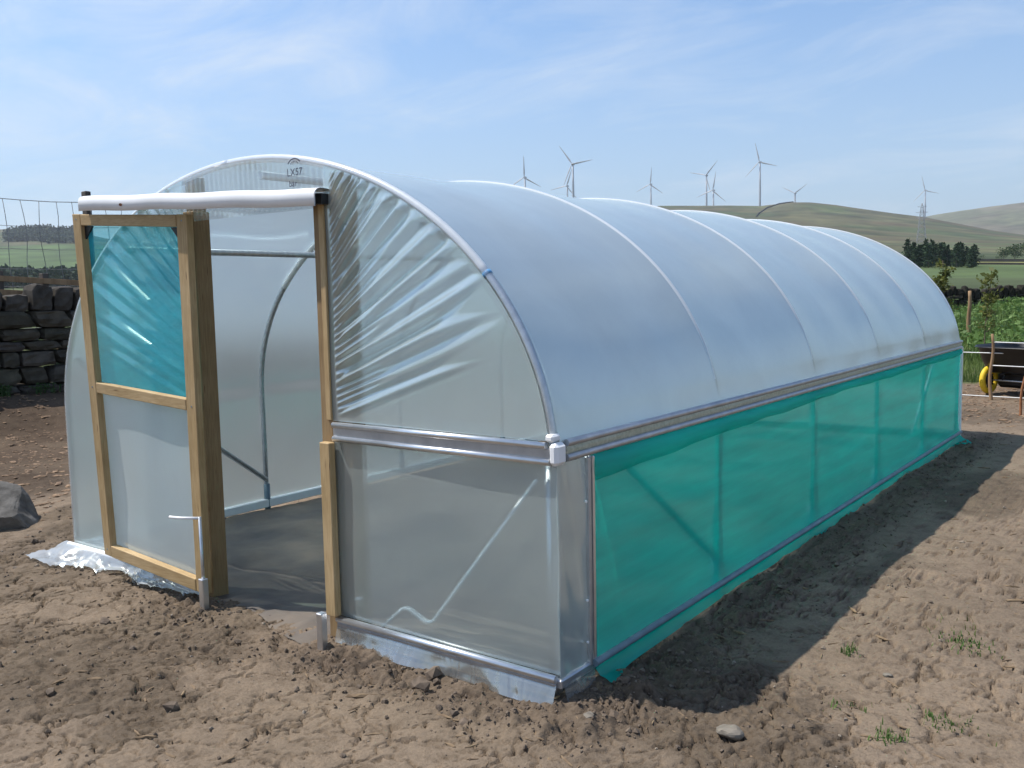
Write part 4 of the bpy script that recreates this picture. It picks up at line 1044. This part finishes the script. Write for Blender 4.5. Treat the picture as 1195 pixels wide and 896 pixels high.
# ------------------------------------------------------------------ far things: turbines, pylon, plantation, woods, field walls
def turbine_parts(e):
    MB().tube([(0, 0, -125), (0, 0, -75), (0, 0, -40), (0, 0, 0)], [2.3, 2.2, 1.9, 1.35], 12).build('tower', M['turb'], e)
    na = MB().box((-1.7, -3.2, -1.4), (1.7, 5.0, 1.9), .5).build('nacelle', M['turb'], e)
    P = np.array([[(rr0 * math.cos(g), -3.2 - yy, rr0 * math.sin(g)) for g in np.linspace(0, 2 * math.pi, 13)[:-1]] for rr0, yy in ((1.6, 0), (1.5, .9), (1.0, 1.8), (.1, 2.2))])
    MB().grid(P, True, True).build('hub', M['turb'], na)
def blade_mesh():
    P = []
    for r0, ch, th0, tw in ((1.2, 1.6, 1.3, 60), (4, 2.1, 1.2, 40), (8, 3.1, .8, 22), (16, 2.5, .5, 12), (26, 1.8, .35, 6), (36, 1.0, .2, 2), (40, .3, .1, 0)):
        row = []
        for g in np.linspace(0, 2 * math.pi, 11)[:-1]:
            c_, d_ = math.cos(g) * ch / 2 + ch * .15, math.sin(g) * th0 / 2; a_ = R(tw)
            row.append((c_ * math.cos(a_) - d_ * math.sin(a_), c_ * math.sin(a_) + d_ * math.cos(a_), r0))
        P.append(row)
    return MB().grid(np.array(P), True, True)
TUR = [((-1015.1, 1415.5, 218.0), 0, 'wind turbine farthest left of all, one blade straight up above the roof', 1.0),
       ((-873.9, 1362.0, 223.2), -36, 'tallest wind turbine of the left pair, second from the left on the skyline', 1.0),
       ((-1106.6, 1699.7, 232.9), 20, 'small wind turbine half hidden beside the tallest one of the left pair', 1.0),
       ((-1033.9, 1944.2, 250.2), 6, 'lone wind turbine between the two turbine pairs, rising straight off the roof line', 1.0),
       ((-865.2, 1882.3, 249.8), 43, 'taller wind turbine of the middle pair, at the near end of the hill', 1.0),
       ((-832.4, 1845.3, 212.2), 11, 'shorter wind turbine of the middle pair, close behind the taller one', 1.0),
       ((-706.9, 1787.8, 252.7), -13, 'tall wind turbine beside the dark field wall on the hill crest', 1.0),
       ((-848.2, 2382.1, 246.9), 58, 'wind turbine mostly sunk behind the highest part of the hill', 1.0),
       ((-577.7, 2584.5, 247.6), -13, 'wind turbine behind the lattice pylon, farthest right on the skyline', 1.0)]
bm_ = None; proto = None
for i, (hub, ph, lab, sc_) in enumerate(TUR):
    if proto is None:
        e = empty('wind_turbine'); turbine_parts(e); b0 = blade_mesh().build('blade', M['turb'], e); proto = e
        bl_ = [b0]
        for k in (1, 2): q = b0.copy(); link(q, e); bl_.append(q)
    else: e = copy_tree(proto)
    e.location = hub; d = Vector((CAM.x - hub[0], CAM.y - hub[1], 0)); e.rotation_euler = (0, 0, math.atan2(d.y, d.x) + math.pi / 2 - R(24))
    k = 0
    for ch in e.children:
        if ch.name.startswith('blade'): ch.location = (0, -4.2, 0); ch.rotation_euler = (0, R(ph + 120 * k), 0); k += 1
    tag(e, lab, 'wind turbine', 'wind turbines on the moor')

# lattice pylon
pb = Vector((-215.2, 965.1, 0)); pb.z = lz(pb.x, pb.y)
py = empty('pylon', pb, R(20)); tag(py, 'grey lattice electricity pylon on the hillside in front of a turbine', 'pylon'); H = 81.5 - pb.z
mb = MB(); wid = lambda z: 3.6 * (1 - z / H) ** 1.0 + .7 if z < H else .3
lv = [H * k / 9 for k in range(10)]
cor = [(1, 1), (-1, 1), (-1, -1), (1, -1)]
for c_ in cor: mb.tube([(c_[0] * wid(z), c_[1] * wid(z), z) for z in lv], .16, 4)
for z0_, z1_ in zip(lv, lv[1:]):
    for a_, b_ in zip(cor, cor[1:] + cor[:1]):
        mb.tube([(a_[0] * wid(z0_), a_[1] * wid(z0_), z0_), (b_[0] * wid(z1_), b_[1] * wid(z1_), z1_)], .09, 4); mb.tube([(b_[0] * wid(z0_), b_[1] * wid(z0_), z0_), (a_[0] * wid(z1_), a_[1] * wid(z1_), z1_)], .09, 4)
        mb.tube([(a_[0] * wid(z1_), a_[1] * wid(z1_), z1_), (b_[0] * wid(z1_), b_[1] * wid(z1_), z1_)], .09, 4)
mb.build('lattice_tower', M['pylon'], py)
for zf in (.62, .76, .9):
    w_ = 5.5 if zf < .8 else 4.2; z = H * zf
    MB().tube([(-w_, 0, z + .6), (0, 0, z), (w_, 0, z + .6)], .13, 4).tube([(-w_, 0, z + .6), (0, 0, z + 1.6), (w_, 0, z + .6)], .1, 4).build('cross_arm', M['pylon'], py)

# plantation of conifers
def conifer(seed, h):
    r_ = np.random.default_rng(seed); e = empty('conifer'); MB().tube([(0, 0, -.5), (0, 0, h * .5), (0, 0, h * .97)], [.16, .1, .02], 6).build('trunk', M['bark'], e)
    n = 520; z = h * (.04 + .96 * r_.uniform(0, 1, n) ** .85); rad = h * .24 * (1 - z / h) ** .8 * (1 + .25 * np.sin(z * 5 + seed)) + .05; a = r_.uniform(0, 6.28, n); q = rad * r_.uniform(.35, 1.05, n)
    V, F, c = leaf_cloud(np.column_stack([q * np.cos(a), q * np.sin(a), z]), .55, (.022, .045, .022), (.05, .085, .038), seed, .7, 2.0)
    np_mesh('crown', V, F, M['conifer'], False, c, e); return e
protos = [conifer(100 + k, hh) for k, hh in enumerate((5.4, 6.2, 6.8, 5.0))]
used = set(); r_ = random.Random(17); CONL = 'dark conifer in the dense plantation below the pylon'
spots = [(-16.0 + 6.4 * ((k + .5) / 110) + r_.uniform(-.15, .15), r_.uniform(250, 300)) for k in range(110)]
for k, (a_, rr0) in enumerate(spots):
    if a_ > -10.1 or a_ < -13.6: continue
    p_ = protos[k % 4]
    if k % 4 not in used: e = p_; used.add(k % 4)
    else: e = copy_tree(p_)
    x, y = polar(a_, rr0); s_ = r_.uniform(.75, 1.1) * (1.0 if a_ < -11.5 else .85); e.location = (x, y, lz(x, y) - .2); e.scale = (s_, s_, s_); e.rotation_euler = (0, 0, r_.uniform(0, 6)); tag(e, CONL, 'conifer', 'conifers of the plantation')

# broadleaf clump and small field bushes at the right
def roundtree(name, x, y, h, w, sd, label, cat, group=None, n=900):
    r_ = np.random.default_rng(sd); e = empty(name, (x, y, lz(x, y) - .1)); tag(e, label, cat, group)
    MB().tube([(0, 0, -.3), (.05, 0, h * .35), (.0, .05, h * .75)], [.03 * h, .022 * h, .008 * h], 6).build('trunk', M['bark'], e)
    lob = [(r_.normal(0, w * .28), r_.normal(0, w * .28), h * r_.uniform(.38, .82), w * r_.uniform(.22, .4)) for _ in range(9)]
    C_ = []
    for k in range(n):
        l = lob[k % 9]; d = r_.normal(0, 1, 3); d /= np.linalg.norm(d); q = l[3] * r_.uniform(.55, 1.05); C_.append((l[0] + d[0] * q, l[1] + d[1] * q, l[2] + d[2] * q * .85))
    V, F, c = leaf_cloud(np.array(C_), .085 * h, (.03, .055, .022), (.075, .11, .04), sd, .2, 1.6); np_mesh('crown', V, F, M['conifer'], False, c, e)
x, y = polar(-8.2, 420); roundtree('broadleaf_tree', x, y, 6.6, 5.6, 131, 'dark rounded tree tallest of the clump in the right field', 'tree')
x, y = polar(-8.75, 415); roundtree('broadleaf_tree', x, y, 4.6, 4.6, 132, 'lower rounded tree at the left end of the clump in the right field', 'tree')
x, y = polar(-7.6, 425); roundtree('broadleaf_tree', x, y, 5.2, 5.6, 133, 'wide tree at the right end of the clump, cut by the picture edge', 'tree')
for k, (a_, lab) in enumerate(((-10.15, 'leftmost small round bush on the field line beyond the yellow strip'), (-9.8, 'middle small round bush on the field line beyond the yellow strip'), (-8.95, 'rightmost small round bush on the field line beyond the yellow strip'))):
    x, y = polar(a_, 415); roundtree('field_bush', x, y, 2.4, 2.2, 141 + k, lab, 'bush', None, 250)

def field_wall(name, pts, h, w, label, dark=1.0):
    mb = MB(); P = []
    q = random.Random(4)
    for (x, y), (x2, y2) in zip(pts, pts[1:]):
        n = max(2, int(math.hypot(x2 - x, y2 - y) / 12))
        for i in range(n): P.append((x + (x2 - x) * i / n, y + (y2 - y) * i / n))
    P.append(pts[-1]); rows = []
    for i, (x, y) in enumerate(P):
        a = P[max(0, i - 1)]; b = P[min(len(P) - 1, i + 1)]; d = Vector((b[0] - a[0], b[1] - a[1])).normalized(); z = lz(x, y); hh = h * q.uniform(.8, 1.2)
        rows.append([(x - d.y * w, y + d.x * w, z - .6), (x - d.y * w * .6, y + d.x * w * .6, z + hh), (x + d.y * w * .6, y - d.x * w * .6, z + hh), (x + d.y * w, y - d.x * w, z - .6)])
    V = np.array(rows).reshape(-1, 3); b0 = P[0]; F = grid_faces(len(rows), 4)
    o = np_mesh(name, V - np.array((b0[0], b0[1], 0)), F, M['stone'], False, np.tile(np.array((.075, .072, .065)) * dark, (len(V), 1))); o.location = (b0[0], b0[1], 0); tag(o, label, 'field wall')
def uv(u, v): return CAM.x + u * math.sin(hd_) + v * math.cos(hd_), CAM.y + u * math.cos(hd_) - v * math.sin(hd_)
field_wall('hill_wall', [polar(-21.9, 1500), polar(-21.75, 1600), polar(-21.3, 1700), polar(-20.6, 1785), polar(-19.8, 1800)], 1.9, 1.0, 'dark wall climbing over the crest of the hill beside a tall turbine', .5)
field_wall('field_wall', [uv(296, -24), uv(296, 120)], .6, .5, 'dark wall along the near side of the yellow field strip', .6)
field_wall('field_wall', [uv(400, -24), uv(400, 120)], 1.2, .5, 'dark wall along the far side of the yellow field strip', .6)

def woods(name, region, n, h, label, colA=(.02, .04, .022), colB=(.045, .07, .035), sd=5):
    r_ = np.random.default_rng(sd); C_ = []
    a_ = r_.uniform(region[0], region[1], n); q = r_.uniform(region[2], region[3], n)
    x = CAM.x + q * np.sin(np.radians(a_)); y = CAM.y + q * np.cos(np.radians(a_))
    if len(region) > 4: k = fbm(x / 70, y / 70, 3, sd) > region[4]; x, y = x[k], y[k]
    z = land_h(x, y); m_ = len(x); hh = h * r_.uniform(.6, 1.2, m_); reps = 26
    d = r_.normal(0, 1, (m_, reps, 3)); d /= np.linalg.norm(d, axis=2)[..., None]
    C_ = np.stack([x[:, None] + d[..., 0] * hh[:, None] * .33, y[:, None] + d[..., 1] * hh[:, None] * .33, z[:, None] + hh[:, None] * (.5 + .45 * d[..., 2])], -1).reshape(-1, 3)
    V, F, c = leaf_cloud(C_, h * .38, colA, colB, sd, .3, 1.4); o = np_mesh(name, V, F, M['conifer'], False, c); tag(o, label, 'woodland', kind='stuff')
woods('woodland', (-65.2, -61.2, 1440, 1790, -.12), 900, 9, 'dark wood on the crest of the far left hill', sd=6)
woods('woodland', (-66.5, -60.5, 420, 560, -.02), 420, 6, 'dark line of trees in the valley beyond the left fence', sd=7)
woods('woodland', (-66, -60.5, 330, 420, .05), 90, 4, 'low scrub in the valley beyond the left fence', (.03, .05, .025), (.06, .085, .04), sd=8)

# ------------------------------------------------------------------ the hazy summer air
m, nt, out = mat('haze_air'); pv = N(nt, 'ShaderNodeVolumePrincipled', Density=1.1e-4, Anisotropy=.3); pv.inputs['Color'].default_value = (.86, .92, 1, 1)
L(nt, pv.outputs[0], out.inputs['Volume'])
o = MB().box((-5200, -5200, -4), (5200, 5200, 340)).build('haze', m); tag(o, kind='stuff')
